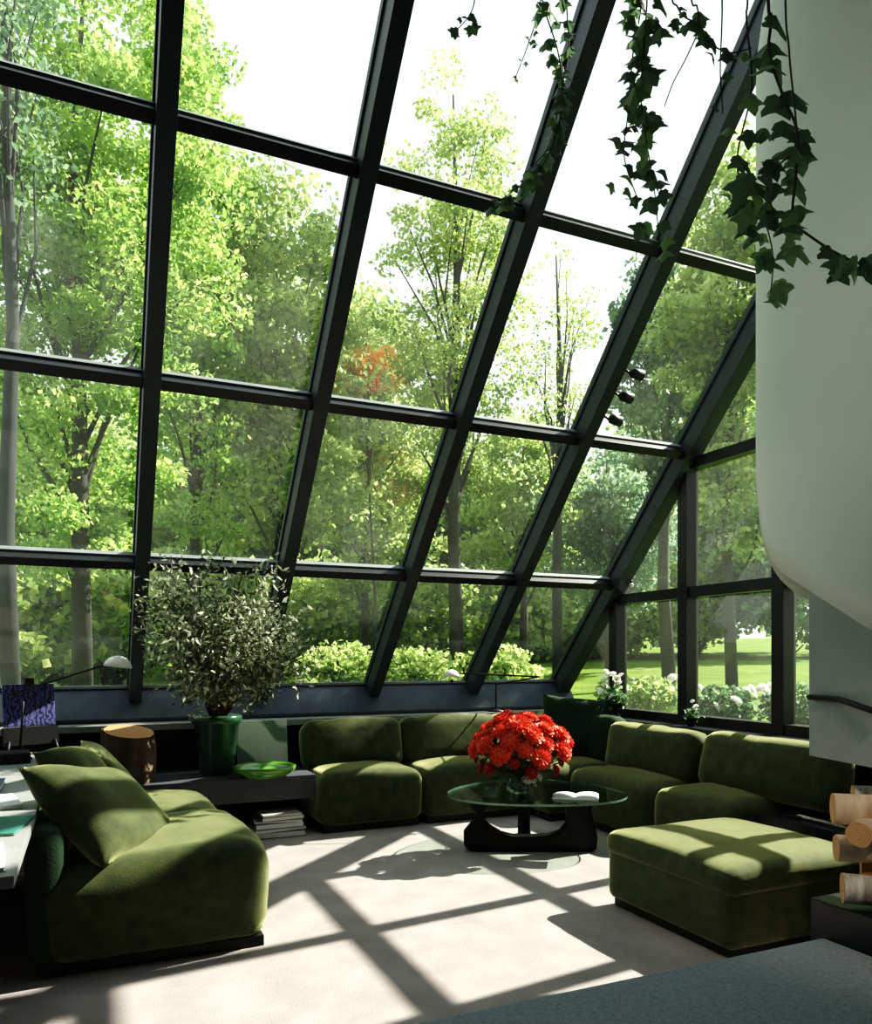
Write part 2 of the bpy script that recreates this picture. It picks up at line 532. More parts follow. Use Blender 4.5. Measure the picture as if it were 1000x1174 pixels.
def module(name, loc, w, d, h, label, rz=0.0, back=None, seed=1.0, grp='green velvet seat modules', backh=.42, lean_deg=16, m='velvet', puff=.05, bt=.24):
    """local frame: front faces -y, back at +y, width along x"""
    t = empty(name, loc, rz, label, 'sofa', grp)
    build('plinth', bx(-w / 2 + .03, w / 2 - .03, -d / 2 + .04, d / 2 - .03, 0, .06), M['plinth'], t, smooth=False)
    bd = .0
    b = soft(w - .012, d, h - .045, r=.085, puff=puff, seed=seed, side=.012)
    b.transform(Matrix.Translation((0, 0, .045)))
    build('seat', b, M[m], t)
    if back:
        c = soft(w - .03, bt, backh, r=.085, puff=.02, seed=seed + 5, side=.035, wob=.015)
        c.transform(Matrix.Translation((0, d / 2 - bt / 2 - .10, h - .02)) @ Matrix.Rotation(-math.radians(lean_deg), 4, 'X'))
        build('back_cushion', c, M[m], t)
    return t


# along the sloped glass
module('sofa_module', (2.09, 6.26, 0), .88, .74, .45, 'green velvet armless sofa seat beside the slab bench', back=True, seed=1)
module('sofa_module', (3.03, 6.26, 0), .97, .74, .45, 'green velvet armless sofa seat right behind the red flowers', back=True, seed=2)
# corner seat
t = empty('corner_module', (3.95, 6.08, 0), 0, 'dark green velvet corner seat where the two glass walls meet', 'sofa')
build('plinth', bx(-.4, .38, -.5, .5, 0, .06), M['plinth'], t, smooth=False)
b = soft(.86, 1.08, .41, r=.085, puff=.03, seed=3); b.transform(Matrix.Translation((0, 0, .045))); build('seat', b, M['velvet'], t)
b = soft(.84, .22, .42, r=.08, puff=.02, seed=4, side=.02)
b.transform(Matrix.Translation((-.04, .36, .43)) @ Matrix.Rotation(-.22, 4, 'X')); build('back_cushion', b, M['velvet'], t)
b = soft(.22, .74, .42, r=.08, puff=.02, seed=5, side=.02)
b.transform(Matrix.Translation((.28, -.14, .43)) @ Matrix.Rotation(.16, 4, 'Y')); build('back_cushion', b, M['velvet_dark'], t)
# standing corner cushion
o = build('corner_cushion', pillow(.66, .60, .26, 3.3, sag=.05), M['velvet_dark'], loc=(4.12, 6.02, .74), rot=(-.30, .06, -.62))
tag(o, 'dark bottle green cushion standing upright in the corner seat under the window junction', 'cushion')
# along the side window (front faces -x) -> rotate by -90 deg
module('sofa_section', (4.04, 5.03, 0), 1.06, .66, .44, 'green velvet window seat nearer the glass corner', rz=-PI / 2, back=True, seed=6, grp='green velvet seats along the side window', lean_deg=12, bt=.22, backh=.40)
t = module('sofa_section', (4.04, 4.10, 0), .78, .66, .44, 'green velvet window seat partly hidden by the ottoman', rz=-PI / 2, back=False, seed=7, grp='green velvet seats along the side window')
c = soft(1.12, .22, .41, r=.085, puff=.02, seed=9, side=.03)
c.transform(Matrix.Translation((.24, .33 - .11 - .10, .43)) @ Matrix.Rotation(-.2, 4, 'X'))
build('back_cushion', c, M['velvet'], t)

# left sofa, seats facing +x
def chaise(loc, w, d, h, label, seed):
    t = empty('lounge_module', loc, 0, label, 'sofa', 'green velvet lounge modules on the left')
    build('plinth', bx(-w / 2 + .04, w / 2 - .03, -d / 2 + .03, d / 2 - .03, 0, .05), M['plinth'], t, smooth=False)
    b = soft(w, d, h, r=.11, puff=.07, seed=seed, side=.02, wob=.02, n=18)
    for v in b.verts:            # seat dips towards the back
        k = max(0, (v.co.z / h - .5)) * 2
        v.co.z -= k * .07 * max(0, -v.co.x / (w / 2) + .15)
    b.transform(Matrix.Translation((0, 0, .03)))
    build('seat', b, M['velvet'], t)
    b = soft(.16, d - .02, .62, r=.07, puff=.0, seed=seed + 2, wob=.01)
    b.transform(Matrix.Translation((-w / 2 + .06, 0, .02)) @ Matrix.Rotation(-.04, 4, 'Y'))
    build('backrest', b, M['velvet_dark'], t)
    return t


chaise((.29, 4.21, 0), 1.02, .96, .45, 'low green velvet lounge seat nearest the viewer with a rounded front edge', 11)
chaise((.27, 5.15, 0), .94, .88, .43, 'low green velvet lounge seat behind the nearest one beside the slab bench', 12)


def place_pillow(c, w, h, t, az, tilt, roll, label, seed, sag=0.0):
    """az: direction (deg from +x, ccw) the face looks at; tilt: lean back deg"""
    o = build('throw_pillow', pillow(w, h, t, seed, sag=sag), M['velvet'])
    R = Matrix.Rotation(math.radians(az + 90), 4, 'Z') @ Matrix.Rotation(math.radians(-tilt), 4, 'X') @ Matrix.Rotation(math.radians(roll), 4, 'Y')
    o.matrix_world = Matrix.Translation(c) @ R
    tag(o, label, 'cushion', 'green velvet throw pillows')
    return o


place_pillow((.09, 4.17, .62), .74, .64, .24, -25, 48, 14, 'big slumped green velvet throw pillow on the nearest lounge seat', 1.2)
place_pillow((-.02, 4.98, .66), .60, .52, .22, -18, 42, 8, 'green velvet throw pillow on the farther lounge seat', 4.4)
place_pillow((.10, 5.42, .63), .58, .48, .2, -5, 40, -8, 'green velvet throw pillow peeking out beside the tree stump', 8.1)

# ottoman
t = empty('ottoman', (3.13, 3.13, 0), 0, 'large square green velvet ottoman with a sunlit top', 'ottoman')
build('plinth', bx(-.43, .44, -.44, .44, 0, .05), M['plinth'], t, smooth=False)
b = soft(.94, .94, .33, r=.05, puff=.0, seed=21, wob=.006, n=16)
b.transform(Matrix.Translation((0, 0, .04))); build('body', b, M['velvet'], t)
b = soft(.965, .965, .13, r=.055, puff=.035, seed=22, wob=.008, n=18)
b.transform(Matrix.Translation((0, 0, .285))); build('top_cushion', b, M['velvet'], t)

# ================================================================== COFFEE TABLE
TC = Vector((2.99, 4.92, 0))
t = empty('coffee_table', TC, -YAW, 'sculptural coffee table with a rounded glass top on curved black legs', 'coffee table')
bm = bmesh.new()
N_ = 64
for z in (.385, .402):
    pass
rim = []
for k in range(N_):
    a = 2 * PI * k / N_
    r = .60 + .035 * math.cos(3 * (a - PI / 2)) + .01 * math.cos(a)
    rim.append((r * math.cos(a) * 1.07, r * math.sin(a) * .9))
vb = [bm.verts.new((x, y, .386)) for x, y in rim]; vt = [bm.verts.new((x, y, .402)) for x, y in rim]
bm.faces.new(vb[::-1]); bm.faces.new(vt)
for k in range(N_): bm.faces.new((vb[k], vb[(k + 1) % N_], vt[(k + 1) % N_], vt[k]))
bmesh.ops.bevel(bm, geom=[e for e in bm.edges if abs(e.verts[0].co.z - e.verts[1].co.z) < 1e-5], offset=.004, segments=2, affect='EDGES')
for f in bm.faces:
    if abs(f.normal.z) < .5: f.material_index = 1
M['glass_edge'] = mat('glass_edge', (.10, .20, .15), .15, c2=(.30, .42, .34), scale=4)  # pale green colour stands in for the highlight along the rim
build('glass_top', bm, [M['glass_table'], M['glass_edge']], t, smooth=False)
# front curved leg (profile x,z) seen broadside
prof = [(-.49, .05), (-.46, .01), (-.40, 0), (.42, 0), (.455, .02), (.465, .10), (.445, .20), (.42, .30), (.44, .384), (.20, .384),
        (.235, .33), (.25, .26), (.24, .19), (.20, .145), (.12, .12), (0, .112), (-.14, .115), (-.22, .135), (-.30, .185), (-.35, .235),
        (-.355, .27), (-.32, .33), (-.30, .384), (-.46, .384), (-.45, .33), (-.405, .28), (-.40, .245), (-.44, .20), (-.49, .14)]
bm = prism(bmesh.new(), prof, -.05, .05, bev=.016, mtx=Matrix.Translation((-.03, -.14, 0)))
build('leg', bm, M['ebony'], t)
prof2 = [(-.12, .384), (.06, .384), (.035, .25), (.03, .10), (.10, .05), (.30, .04), (.34, .02), (.34, 0), (-.05, 0), (-.06, .1), (-.055, .25)]
bm = prism(bmesh.new(), prof2, -.045, .045, bev=.016, mtx=Matrix.Translation((-.06, .10, 0)) @ Matrix.Rotation(math.radians(82), 4, 'Z'))
build('leg', bm, M['ebony'], t)

# vase
VC = TC + Vector((-.13, -.02, .403))
t = empty('glass_vase', VC, 0, 'round clear glass vase holding the red flowers on the coffee table', 'vase')
build('bowl', lathe(bmesh.new(), [(0, .004), (.07, .004), (.10, .03), (.115, .075), (.11, .12), (.12, .15), (.113, .15), (.103, .12), (.107, .075), (.092, .034), (.065, .012), (0, .012)], 32), M['glass_clear'], t)
build('water', lathe(bmesh.new(), [(0, .014), (.064, .015), (.09, .036), (.105, .075), (0, .076)], 32), M['glass_table'], t)

# flowers
def bloom_mesh(rings, R, name):
    bm = bmesh.new()
    for ri, (n, r0, r1, z0, z1, w) in enumerate(rings):
        for k in range(n):
            a = 2 * PI * (k + .5 * (ri % 2)) / n + random.uniform(-.1, .1)
            ca, sa = math.cos(a), math.sin(a)
            q = random.uniform(.92, 1.08)
            def P(r, s, z): return bm.verts.new(((r * q * ca - s * sa) * R, (r * q * sa + s * ca) * R, z * R))
            rm = r0 + (r1 - r0) * .6
            a0 = P(r0, 0, z0); l = P(rm, w, z0 + (z1 - z0) * .5 + .05); rr = P(rm, -w, z0 + (z1 - z0) * .5 + .05); m_ = P(rm, 0, z0 + (z1 - z0) * .5 - .03)
            tip = P(r1, 0, z1); tl = P(r1 * .93, w * .6, z1 + .02); tr = P(r1 * .93, -w * .6, z1 + .02)
            bm.faces.new((a0, l, m_)); bm.faces.new((a0, m_, rr)); bm.faces.new((l, tl, tip, m_)); bm.faces.new((m_, tip, tr, rr))
    me = bpy.data.meshes.new(name); bm.to_mesh(me); bm.free(); return me


RINGS = [(13, .15, 1.0, 0, -.12, .22), (12, .12, .85, .08, .06, .2), (10, .1, .65, .15, .28, .17), (8, .05, .42, .2, .45, .13)]


def make_flower(R, m, label, grp):
    t = empty('red_flower', (0, 0, 0), 0, label, 'flower', grp)
    me = bloom_mesh(RINGS, R, 'petals')
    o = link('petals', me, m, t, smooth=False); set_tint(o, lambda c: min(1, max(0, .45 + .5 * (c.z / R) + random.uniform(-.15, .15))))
    o = build('flower_center', lathe(bmesh.new(), [(0, .32 * R), (.09 * R, .28 * R), (.12 * R, .1 * R), (0, 0)], 8), M['yellow'], t)
    return t


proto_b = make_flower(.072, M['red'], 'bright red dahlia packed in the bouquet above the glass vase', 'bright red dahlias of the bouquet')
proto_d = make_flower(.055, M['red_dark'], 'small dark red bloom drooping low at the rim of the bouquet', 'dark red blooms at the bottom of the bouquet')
BC = VC + Vector((0.0, 0, .30))
cnt = 0
first = {0: True, 1: True}
stem_from = VC + Vector((0, 0, .05))
pts = []
gold = PI * (3 - math.sqrt(5))
NB = 54
for k in range(NB):
    zz = 1 - 1.52 * (k + .5) / NB          # 1 .. -.32
    rr = math.sqrt(max(0, 1 - zz * zz)); a = k * gold
    pts.append(Vector((rr * math.cos(a), rr * math.sin(a), zz)))
for k, d in enumerate(pts):
    low = d.z < -.08
    rad = Vector((.36, .31, .27))
    p = BC + Vector((d.x * rad.x, d.y * rad.y, d.z * rad.z + .0)) * random.uniform(.9, 1.04)
    if low and random.random() < .12: continue
    src = proto_d if low else proto_b
    i = 1 if low else 0
    o = src if first[i] else copy_tree(src)
    first[i] = False
    o.location = p
    nd = (Vector((d.x, d.y, max(d.z, -.05) + .35)) + Vector((random.uniform(-.2, .2), random.uniform(-.2, .2), 0))).normalized()
    o.rotation_mode = 'QUATERNION'
    o.rotation_quaternion = nd.to_track_quat('Z', 'Y') @ Matrix.Rotation(random.uniform(0, 6), 3, 'Z').to_quaternion()
    s = random.uniform(1.0, 1.35) if not low else random.uniform(.75, 1.0)
    if k in (4, 7): s = 1.6
    o.scale = (s, s, s)
    bm = bmesh.new()
    loc_end = p - nd * .01
    mid = stem_from.lerp(loc_end, .5) + Vector((0, 0, .03))
    tube(bm, [stem_from + Vector((d.x * .04, d.y * .04, -.03)), VC + Vector((d.x * .06, d.y * .06, .13)), mid, loc_end], .0035, 5)
    bm.transform((Matrix.Translation(p) @ o.rotation_quaternion.to_matrix().to_4x4() @ Matrix.Scale(s, 4)).inverted())
    build('stem', bm, M['stem'], o)
# greenery inside the bouquet (a single leafy filler)
n = 420
c = RNG.normal(size=(n, 3)); c /= np.linalg.norm(c, axis=1)[:, None]; c *= (RNG.random(n) ** .4)[:, None]
c[:, 2] = c[:, 2] * .6 + .05
c = c * np.array([.29, .25, .24]) + np.array(BC)
c = c[c[:, 2] > VC.z + .12]
o = leaf_cloud('bouquet_greenery', c, RNG.uniform(.03, .07, len(c)), M['lf_dark']); tag(o, 'dark green leaves filling the gaps between the red blooms', 'leaves', kind='stuff')
# small white flowers in front of the vase
wf = empty('white_blossom', VC + Vector((-.02, -.13, .115)), 0, 'small white blossom at the rim of the glass vase below the red flowers', 'flower', 'white blossoms at the vase rim')
o = link('petals', bloom_mesh(RINGS[:3], .04, 'petals'), M['petal_white'], wf, smooth=False); set_tint(o, lambda c: random.random())
wf.rotation_euler = (.9, 0, 0)
w2 = copy_tree(wf); w2.location = VC + Vector((.045, -.125, .10)); w2.rotation_euler = (1.1, .3, .4)
w3 = copy_tree(wf); w3.location = VC + Vector((.10, -.10, .13)); w3.rotation_euler = (.8, .5, .2)

# magazine, glass block on table
def slab_thing(name, c, w, d, h, rz, m, label, cat, grp=None, pages=True, lab2=None):
    t = empty(name, c, rz, label, cat, grp)
    build('cover', bx(-w / 2, w / 2, -d / 2, d / 2, h - .003, h), m, t, smooth=False)
    build('back_cover', bx(-w / 2, w / 2, -d / 2, d / 2, 0, .003), m, t, smooth=False)
    build('spine', bx(-w / 2 - .003, -w / 2, -d / 2, d / 2, 0, h), m, t, smooth=False)
    build('pages', bx(-w / 2, w / 2 - .004, -d / 2 + .003, d / 2 - .003, .003, h - .003), M['paper'], t, smooth=False)
    return t


bm = bmesh.new()
nn = 16
for j in range(nn + 1):
    x = -.16 + .32 * j / nn
    z = .006 + .016 * abs(math.sin(PI * j / nn * 2)) ** .6 + .012 * j / nn
    for y in (-.085, .085):
        bm.verts.new((x, y, z)); bm.verts.new((x, y, 0.0))
bm.verts.ensure_lookup_table()
for j in range(nn):
    a = j * 4; b = a + 4
    V = bm.verts
    bm.faces.new((V[a], V[b], V[b + 2], V[a + 2])); bm.faces.new((V[a + 1], V[a + 3], V[b + 3], V[b + 1]))
    bm.faces.new((V[a], V[a + 1], V[b + 1], V[b])); bm.faces.new((V[a + 2], V[b + 2], V[b + 3], V[a + 3]))
bm.faces.new((V[0], V[2], V[3], V[1])); bm.faces.new((V[nn * 4], V[nn * 4 + 1], V[nn * 4 + 3], V[nn * 4 + 2]))
o = build('open_magazine', bm, M['paper'], loc=at(660, 907, 5.45) * 1, rot=(0, 0, -YAW - .2))
o.location.z = .403
tag(o, 'open white magazine lying on the glass table top', 'magazine')
tb = at(563, 912, 5.45); tb.z = .403
t = empty('glass_tumbler', tb, 0, 'short greenish glass tumbler on the coffee table beside the vase', 'glass')
build('body', lathe(bmesh.new(), [(0, .002), (.05, .002), (.055, .085), (.05, .085), (.046, .012), (0, .012)], 24), M['glass_table'], t)

# ================================================================== PLANTER
PC = Vector((.93, 6.38, .456))
t = empty('potted_shrub', PC, 0, 'bushy olive-leaved shrub in a tall green glazed pot on the slab bench', 'potted plant')
build('pot', lathe(bmesh.new(), [(0, 0), (.125, 0), (.13, .01), (.175, .40), (.195, .41), (.20, .46), (.185, .475), (.165, .465), (.155, .42), (0, .42)], 40), M['pot_green'], t)
build('soil', lathe(bmesh.new(), [(0, .44), (.16, .43)], 24), M['soil'], t)
bm = bmesh.new()
tips = []
ctr = Vector((-.03, -.66, 1.08))
for k in range(26):
    a = 2 * PI * k / 26 * 2.4; sp = .25 + .75 * random.random()
    e = ctr + Vector((math.cos(a) * .60 * sp, math.sin(a) * .34 * sp, random.uniform(-.35, .5) * (1.1 - .4 * sp)))
    b0 = Vector((.03 * math.cos(a), .03 * math.sin(a), .42))
    m1 = b0.lerp(e, .35) + Vector((0, .05, .10)); m2 = b0.lerp(e, .7) + Vector((random.uniform(-.05, .05), 0, .06))
    tube(bm, [b0, m1, m2, e], [.014, .010, .006, .003], 6)
    tips += [m1.lerp(m2, .5), m2, e, m2.lerp(e, .5)]
build('branches', bm, M['branch_red'], t)
C_ = []
for _ in range(430):
    p = random.choice(tips) + Vector((random.gauss(0, .13), random.gauss(0, .09), random.gauss(0, .12)))
    q = (p - ctr); q = Vector((q.x / .72, q.y / .44, q.z / .66))
    if q.length > 1: p = ctr + Vector((q.x * .72, q.y * .44, q.z * .66)) / q.length * random.uniform(.85, 1.02)
    for _ in range(24):
        C_.append(p + Vector((random.gauss(0, .055), random.gauss(0, .055), random.gauss(0, .06))))
C_ = np.array([tuple(p) for p in C_ if (p + PC).y < GY - ((p + PC).z - GZ) / math.tan(PITCH) - .17 and (p + PC).y < 6.8 and p.z > .5])
leaf_cloud('foliage', C_, RNG.uniform(.032, .07, len(C_)), M['lf_olive'], t, elong=2.6, tint=np.clip(RNG.beta(1.2, 1.6, len(C_)), 0, 1))

# green dish on bench
dc = at(304, 884, 6.05); dc.z = .457
t = empty('green_dish', dc, 0, 'wide shallow lime green glazed dish on the slab bench', 'dish')
build('dish', lathe(bmesh.new(), [(0, 0), (.15, 0), (.20, .03), (.235, .06), (.24, .085), (.225, .09), (.205, .06), (.16, .025), (0, .018)], 44), M['bowl_green'], t)

# leaning white panel
pn = at(299, 872, 6.55)
t = empty('leaning_board', (pn.x, 6.5, .458), 0, 'white square board with painted-in leaf shadows leaning behind the green dish', 'board')
m, nt, b = newmat('painted_shadow')  # soft leaf shadows painted into the white board's colour
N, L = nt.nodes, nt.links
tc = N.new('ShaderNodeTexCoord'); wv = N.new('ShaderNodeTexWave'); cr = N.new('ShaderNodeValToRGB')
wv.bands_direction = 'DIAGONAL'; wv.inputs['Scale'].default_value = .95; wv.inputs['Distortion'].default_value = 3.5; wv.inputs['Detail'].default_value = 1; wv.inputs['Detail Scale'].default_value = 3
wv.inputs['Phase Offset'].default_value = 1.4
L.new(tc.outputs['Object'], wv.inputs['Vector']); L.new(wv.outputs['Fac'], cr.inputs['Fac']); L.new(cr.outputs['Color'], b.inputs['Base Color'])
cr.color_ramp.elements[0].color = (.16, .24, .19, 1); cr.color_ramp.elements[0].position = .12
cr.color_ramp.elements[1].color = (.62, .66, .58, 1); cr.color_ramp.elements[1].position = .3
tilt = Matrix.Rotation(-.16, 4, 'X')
bm = bx(-.20, .21, -.012, .0, 0, .40, mtx=tilt); build('board_face', bm, m, t, smooth=False)
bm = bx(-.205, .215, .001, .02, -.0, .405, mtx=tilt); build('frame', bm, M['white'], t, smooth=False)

# stump
sc = Vector((.27, 6.22, .456))
t = empty('tree_stump', sc, 0, 'short sawn tree stump with dark bark on the slab bench behind the pillows', 'stump')
bm = bmesh.new()
seg = 40
prev = None
for zi in range(7):
    z = .38 * zi / 6
    ring = []
    for k in range(seg):
        a = 2 * PI * k / seg
        r = .165 + .02 * mnoise.noise(Vector((math.cos(a) * 2, math.sin(a) * 2, z * 3))) + .012 * mnoise.noise(Vector((math.cos(a) * 9, math.sin(a) * 9, z * 2)))
        ring.append(bm.verts.new((r * math.cos(a) * 1.1, r * math.sin(a), z + (.04 * math.cos(a - 2) if zi == 6 else 0))))
    if prev:
        for k in range(seg): bm.faces.new((prev[k], prev[(k + 1) % seg], ring[(k + 1) % seg], ring[k]))
    prev = ring
build('bark', bm, M['bark_stump'], t)
m, nt, b = newmat('end_grain'); N, L = nt.nodes, nt.links
tc = N.new('ShaderNodeTexCoord'); wv = N.new('ShaderNodeTexWave'); wv.wave_type = 'RINGS'; wv.rings_direction = 'Z'
wv.inputs['Scale'].default_value = 18; wv.inputs['Distortion'].default_value = 2.5
cr = N.new('ShaderNodeValToRGB'); cr.color_ramp.elements[0].color = (.38, .17, .06, 1); cr.color_ramp.elements[1].color = (.62, .36, .17, 1)
L.new(tc.outputs['Object'], wv.inputs['Vector']); L.new(wv.outputs['Fac'], cr.inputs['Fac']); L.new(cr.outputs['Color'], b.inputs['Base Color'])
b.inputs['Roughness'].default_value = .7
M['end_grain'] = m
bm = bmesh.new(); vs = []
for k in range(seg):
    a = 2 * PI * k / seg; r = .160
    vs.append(bm.verts.new((r * math.cos(a) * 1.1, r * math.sin(a), .381 + .04 * math.cos(a - 2))))
cv = bm.verts.new((0, 0, .382))
for k in range(seg): bm.faces.new((cv, vs[k], vs[(k + 1) % seg]))
build('sawn_top', bm, M['end_grain'], t)

# books under the bench
BKM = [mat('bk%d' % i, c, .5) for i, c in enumerate([(.05, .05, .06), (.35, .36, .37), (.07, .10, .16), (.45, .44, .42), (.12, .10, .09), (.5, .47, .42)])]
bz = .002
bc = at(322, 965, 5.95)
lab = ['wide dark book at the bottom of the pile on the floor under the slab bench', 'pale grey book second from the floor in the pile under the slab bench',
       'navy book in the middle of the pile under the slab bench', 'white magazine just above the navy book under the slab bench', 'brown book near the top of the pile under the slab bench',
       'cream magazine lying topmost in the pile under the slab bench']
for i, (w, h) in enumerate([(.42, .045), (.40, .025), (.37, .04), (.36, .018), (.33, .03), (.30, .015)]):
    slab_thing('book', (bc.x + random.uniform(-.02, .02), bc.y + .14, bz), w, .27, h, random.uniform(-.12, .12), BKM[i], lab[i], 'book', 'books piled under the slab bench')
    bz += h + .001

# ================================================================== DESK THINGS
desk_items = [  # (x, y, w, d, h, rz, mat, name, label)
    (-.42, 3.05, .30, .40, .012, .1, M['paper'], 'paper_stack', 'bright white paper sheaf at the near end of the counter'),
    (-.40, 3.62, .32, .36, .010, -.15, mat('teal_mag', (.05, .22, .18), .3), 'magazine', 'teal glossy magazine on the counter between two white sheaves'),
    (-.48, 4.15, .34, .34, .02, .2, M['paper'], 'paper_stack', 'pale paper sheaf half hidden behind the big pillow on the counter'),
    (-.62, 4.70, .40, .30, .03, .0, mat('blue_mag', (.12, .2, .26), .3), 'magazine', 'blue grey magazine on the counter behind the pillows'),
    (-.70, 5.35, .36, .26, .05, .1, mat('grey_bk', (.22, .25, .26), .4), 'magazine', 'thick grey magazine at the counter end below the desk lamp'),
]
for x, y, w, d, h, rz, m, nm, lb in desk_items:
    slab_thing(nm, (x, y, .701), w, d, h, rz, m, lb, 'paper' if nm == 'paper_stack' else 'magazine')
o = build('desk_box', bx(-.14, .14, -.11, .11, 0, .07, bev=.008), M['black'], loc=(-.50, 5.78, .701), rot=(0, 0, .1))
tag(o, 'low black box on the counter below the patterned panel', 'box')


def make_lamp(base, pts, shade_c, label, r=.085):
    t = empty('desk_lamp', base, 0, label, 'lamp', 'black arm lamps with white domes')
    B = Vector(base)
    build('base', lathe(bmesh.new(), [(0, 0), (.075, 0), (.08, .012), (.03, .02), (.012, .03), (0, .03)], 24), M['black'], t)
    bm = tube(bmesh.new(), [Vector((0, 0, .02))] + [Vector(p) - B for p in pts], [.008] + [.007] * len(pts), 8)
    build('arm', bm, M['black'], t)
    sh_ = lathe(bmesh.new(), [(0, r * .82), (r * .3, r * .78), (r * .62, r * .6), (r * .85, r * .32), (r * .95, 0), (r * .93, 0), (r * .82, .32 * r), (r * .58, .56 * r), (0, .74 * r)], 28)
    build('shade', sh_, M['white'], t, loc=Vector(shade_c) - B, rot=(.0, .12, 0))
    build('knob', lathe(bmesh.new(), [(0, -.05), (.012, -.045), (.014, -.03), (0, -.02)], 10), M['black'], t, loc=Vector(shade_c) - B)
    return t


lb = at(22, 846, 5.2); lb.z = .701
make_lamp(lb, [at(27, 805, 5.2), at(12, 796, 5.2), at(60, 781, 5.3), at(118, 763, 5.4), at(134, 762, 5.4)], at(135, 765, 5.4), 'thin black arm lamp with a white dome on the far left counter', r=.10)
l2 = at(612, 812, 7.0); l2.z = .851; l2.y = 6.74
make_lamp(l2, [Vector((l2.x, l2.y, 1.12)), at(618, 776, 6.55), at(560, 773, 6.5), at(520, 772, 6.5)], at(518, 776, 6.5), 'thin black arm lamp with a white dome by the rafters behind the red flowers', r=.075)

# easel with patterned panel
ep = at(36, 830, 5.5); ep.z = .701
t = empty('patterned_easel', ep, .35, 'purple and blue patterned square panel on a black tabletop easel', 'easel')
m, nt, b = newmat('pattern'); N, L = nt.nodes, nt.links
tc = N.new('ShaderNodeTexCoord'); vo = N.new('ShaderNodeTexWave'); vo.inputs['Scale'].default_value = 9; vo.inputs['Distortion'].default_value = 9; vo.inputs['Detail'].default_value = 3
vo.inputs['Detail Scale'].default_value = 2.5
cr = N.new('ShaderNodeValToRGB'); cr.color_ramp.elements[0].color = (.02, .02, .05, 1); cr.color_ramp.elements[0].position = .4; cr.color_ramp.elements[1].color = (.11, .12, .34, 1); cr.color_ramp.elements[1].position = .6
L.new(tc.outputs['Object'], vo.inputs['Vector']); L.new(vo.outputs['Fac'], cr.inputs['Fac']); L.new(cr.outputs['Color'], b.inputs['Base Color'])
tl = Matrix.Rotation(-.15, 4, 'X')
build('panel', bx(-.17, .17, -.015, .01, .20, .50, mtx=tl, bev=.006), m, t, smooth=False)
build('ledge', bx(-.18, .18, -.03, .02, .07, .195, mtx=tl), M['black'], t, smooth=False)
for sx in (-1, 1):
    build('leg', tube(bmesh.new(), [(sx * .15, -.02, .1), (sx * .17, -.06, 0)], .01, 6), M['black'], t)
build('leg', tube(bmesh.new(), [(0, .08, .50), (0, .2, 0)], .01, 6), M['black'], t)
build('top_clip', bx(-.03, .03, .04, .09, .49, .54), M['black'], t, smooth=False)

# ================================================================== SIDE SILL PLANTS
def sill_flower(c, s, nfl, label, dark_pot=True):
    t = empty('potted_flower', c, 0, label, 'potted plant')
    build('pot', lathe(bmesh.new(), [(0, 0), (.06 * s, 0), (.08 * s, .12 * s), (.087 * s, .125 * s), (.087 * s, .14 * s), (.07 * s, .14 * s), (.065 * s, .12 * s), (0, .12 * s)], 24), M['black'], t)
    n = 160
    cc = RNG.normal(size=(n, 3)) * np.array([.05, .06, .05]) * s + np.array([0, 0, .19 * s])
    leaf_cloud('leaves', cc, RNG.uniform(.03, .06, n) * s, M['lf_dark'], t)
    bm = bmesh.new(); hs = []
    for k in range(nfl):
        e = Vector((random.uniform(-.07, .07), random.uniform(-.09, .09), random.uniform(.2, .45))) * s
        tube(bm, [(0, 0, .12 * s), e * .6 + Vector((0, 0, .03)), e], .003, 5); hs.append(e)
    build('stems', bm, M['stem'], t)
    me = None
    for e in hs:
        if me is None:
            o = link('blossom', bloom_mesh(RINGS[:3], .042 * s, 'blossom'), M['petal_white'], t, smooth=False); set_tint(o, lambda c: random.random()); me = o.data
        else:
            o = bpy.data.objects.new('blossom', me); COL.objects.link(o); o.parent = t
        o.location = e; o.rotation_euler = (random.uniform(.3, 1.2), random.uniform(-.6, .6), random.uniform(0, 6))
    return t


sill_flower((4.48, 5.93, .826), 1.0, 9, 'white flowers in a black pot on the side window shelf near the glass corner')
sill_flower((4.50, 4.93, .826), .5, 4, 'tiny white blossoms in a small black pot halfway along the side window shelf')

# ================================================================== CHIMNEY HOOD
HD, HR_, HRAD = 3.5, 2.185, .684
HC = Vector((HD * FX + HR_ * FY, HD * FY - HR_ * FX, 0))
t = empty('chimney_hood', HC, 0, 'huge pale plaster cylindrical fireplace hood hanging over the firewood', 'fireplace hood')


def pix_u(p):
    D = p.x * FX + p.y * FY; r = p.x * FY - p.y * FX
    return 500 + F_PX * r / D, D


def rim_v(u):
    ctl = [(868.5, 560), (869.5, 585), (871, 600), (874, 618), (880, 634), (888, 648), (898, 658), (915, 669), (940, 685), (970, 704), (1000, 724), (1100, 760), (1400, 860)]
    for (a, va), (b, vb_) in zip(ctl[:-1], ctl[1:]):
        if a <= u <= b: return va + (vb_ - va) * (u - a) / (b - a)
    return 560 if u < 868.5 else 860


seg = 128
bm = bmesh.new()
rings = []
# near half from the camera: rim cut like a smooth scoop; far half mirrors it
rimz = []
to_cam = math.atan2(-HC.y, -HC.x)
tan_a = math.acos(HRAD / math.hypot(HC.x, HC.y))
for k in range(seg):
    a = 2 * PI * k / seg
    d = (a - to_cam + PI) % (2 * PI) - PI        # 0 = facing camera; negative/positive sides
    # fold far half onto near half by mirroring about the tangent points
    dd = d
    if abs(dd) > tan_a:
        f = (abs(dd) - tan_a) / (PI - tan_a)
        dd = math.copysign(tan_a * (1 - f), dd)
    p = HC + Vector((math.cos(to_cam + dd), math.sin(to_cam + dd), 0)) * HRAD
    u, D = pix_u(p)
    z = CH - (rim_v(max(u, 868.6)) - HOR) * D / F_PX
    rimz.append(max(z, 1.36))
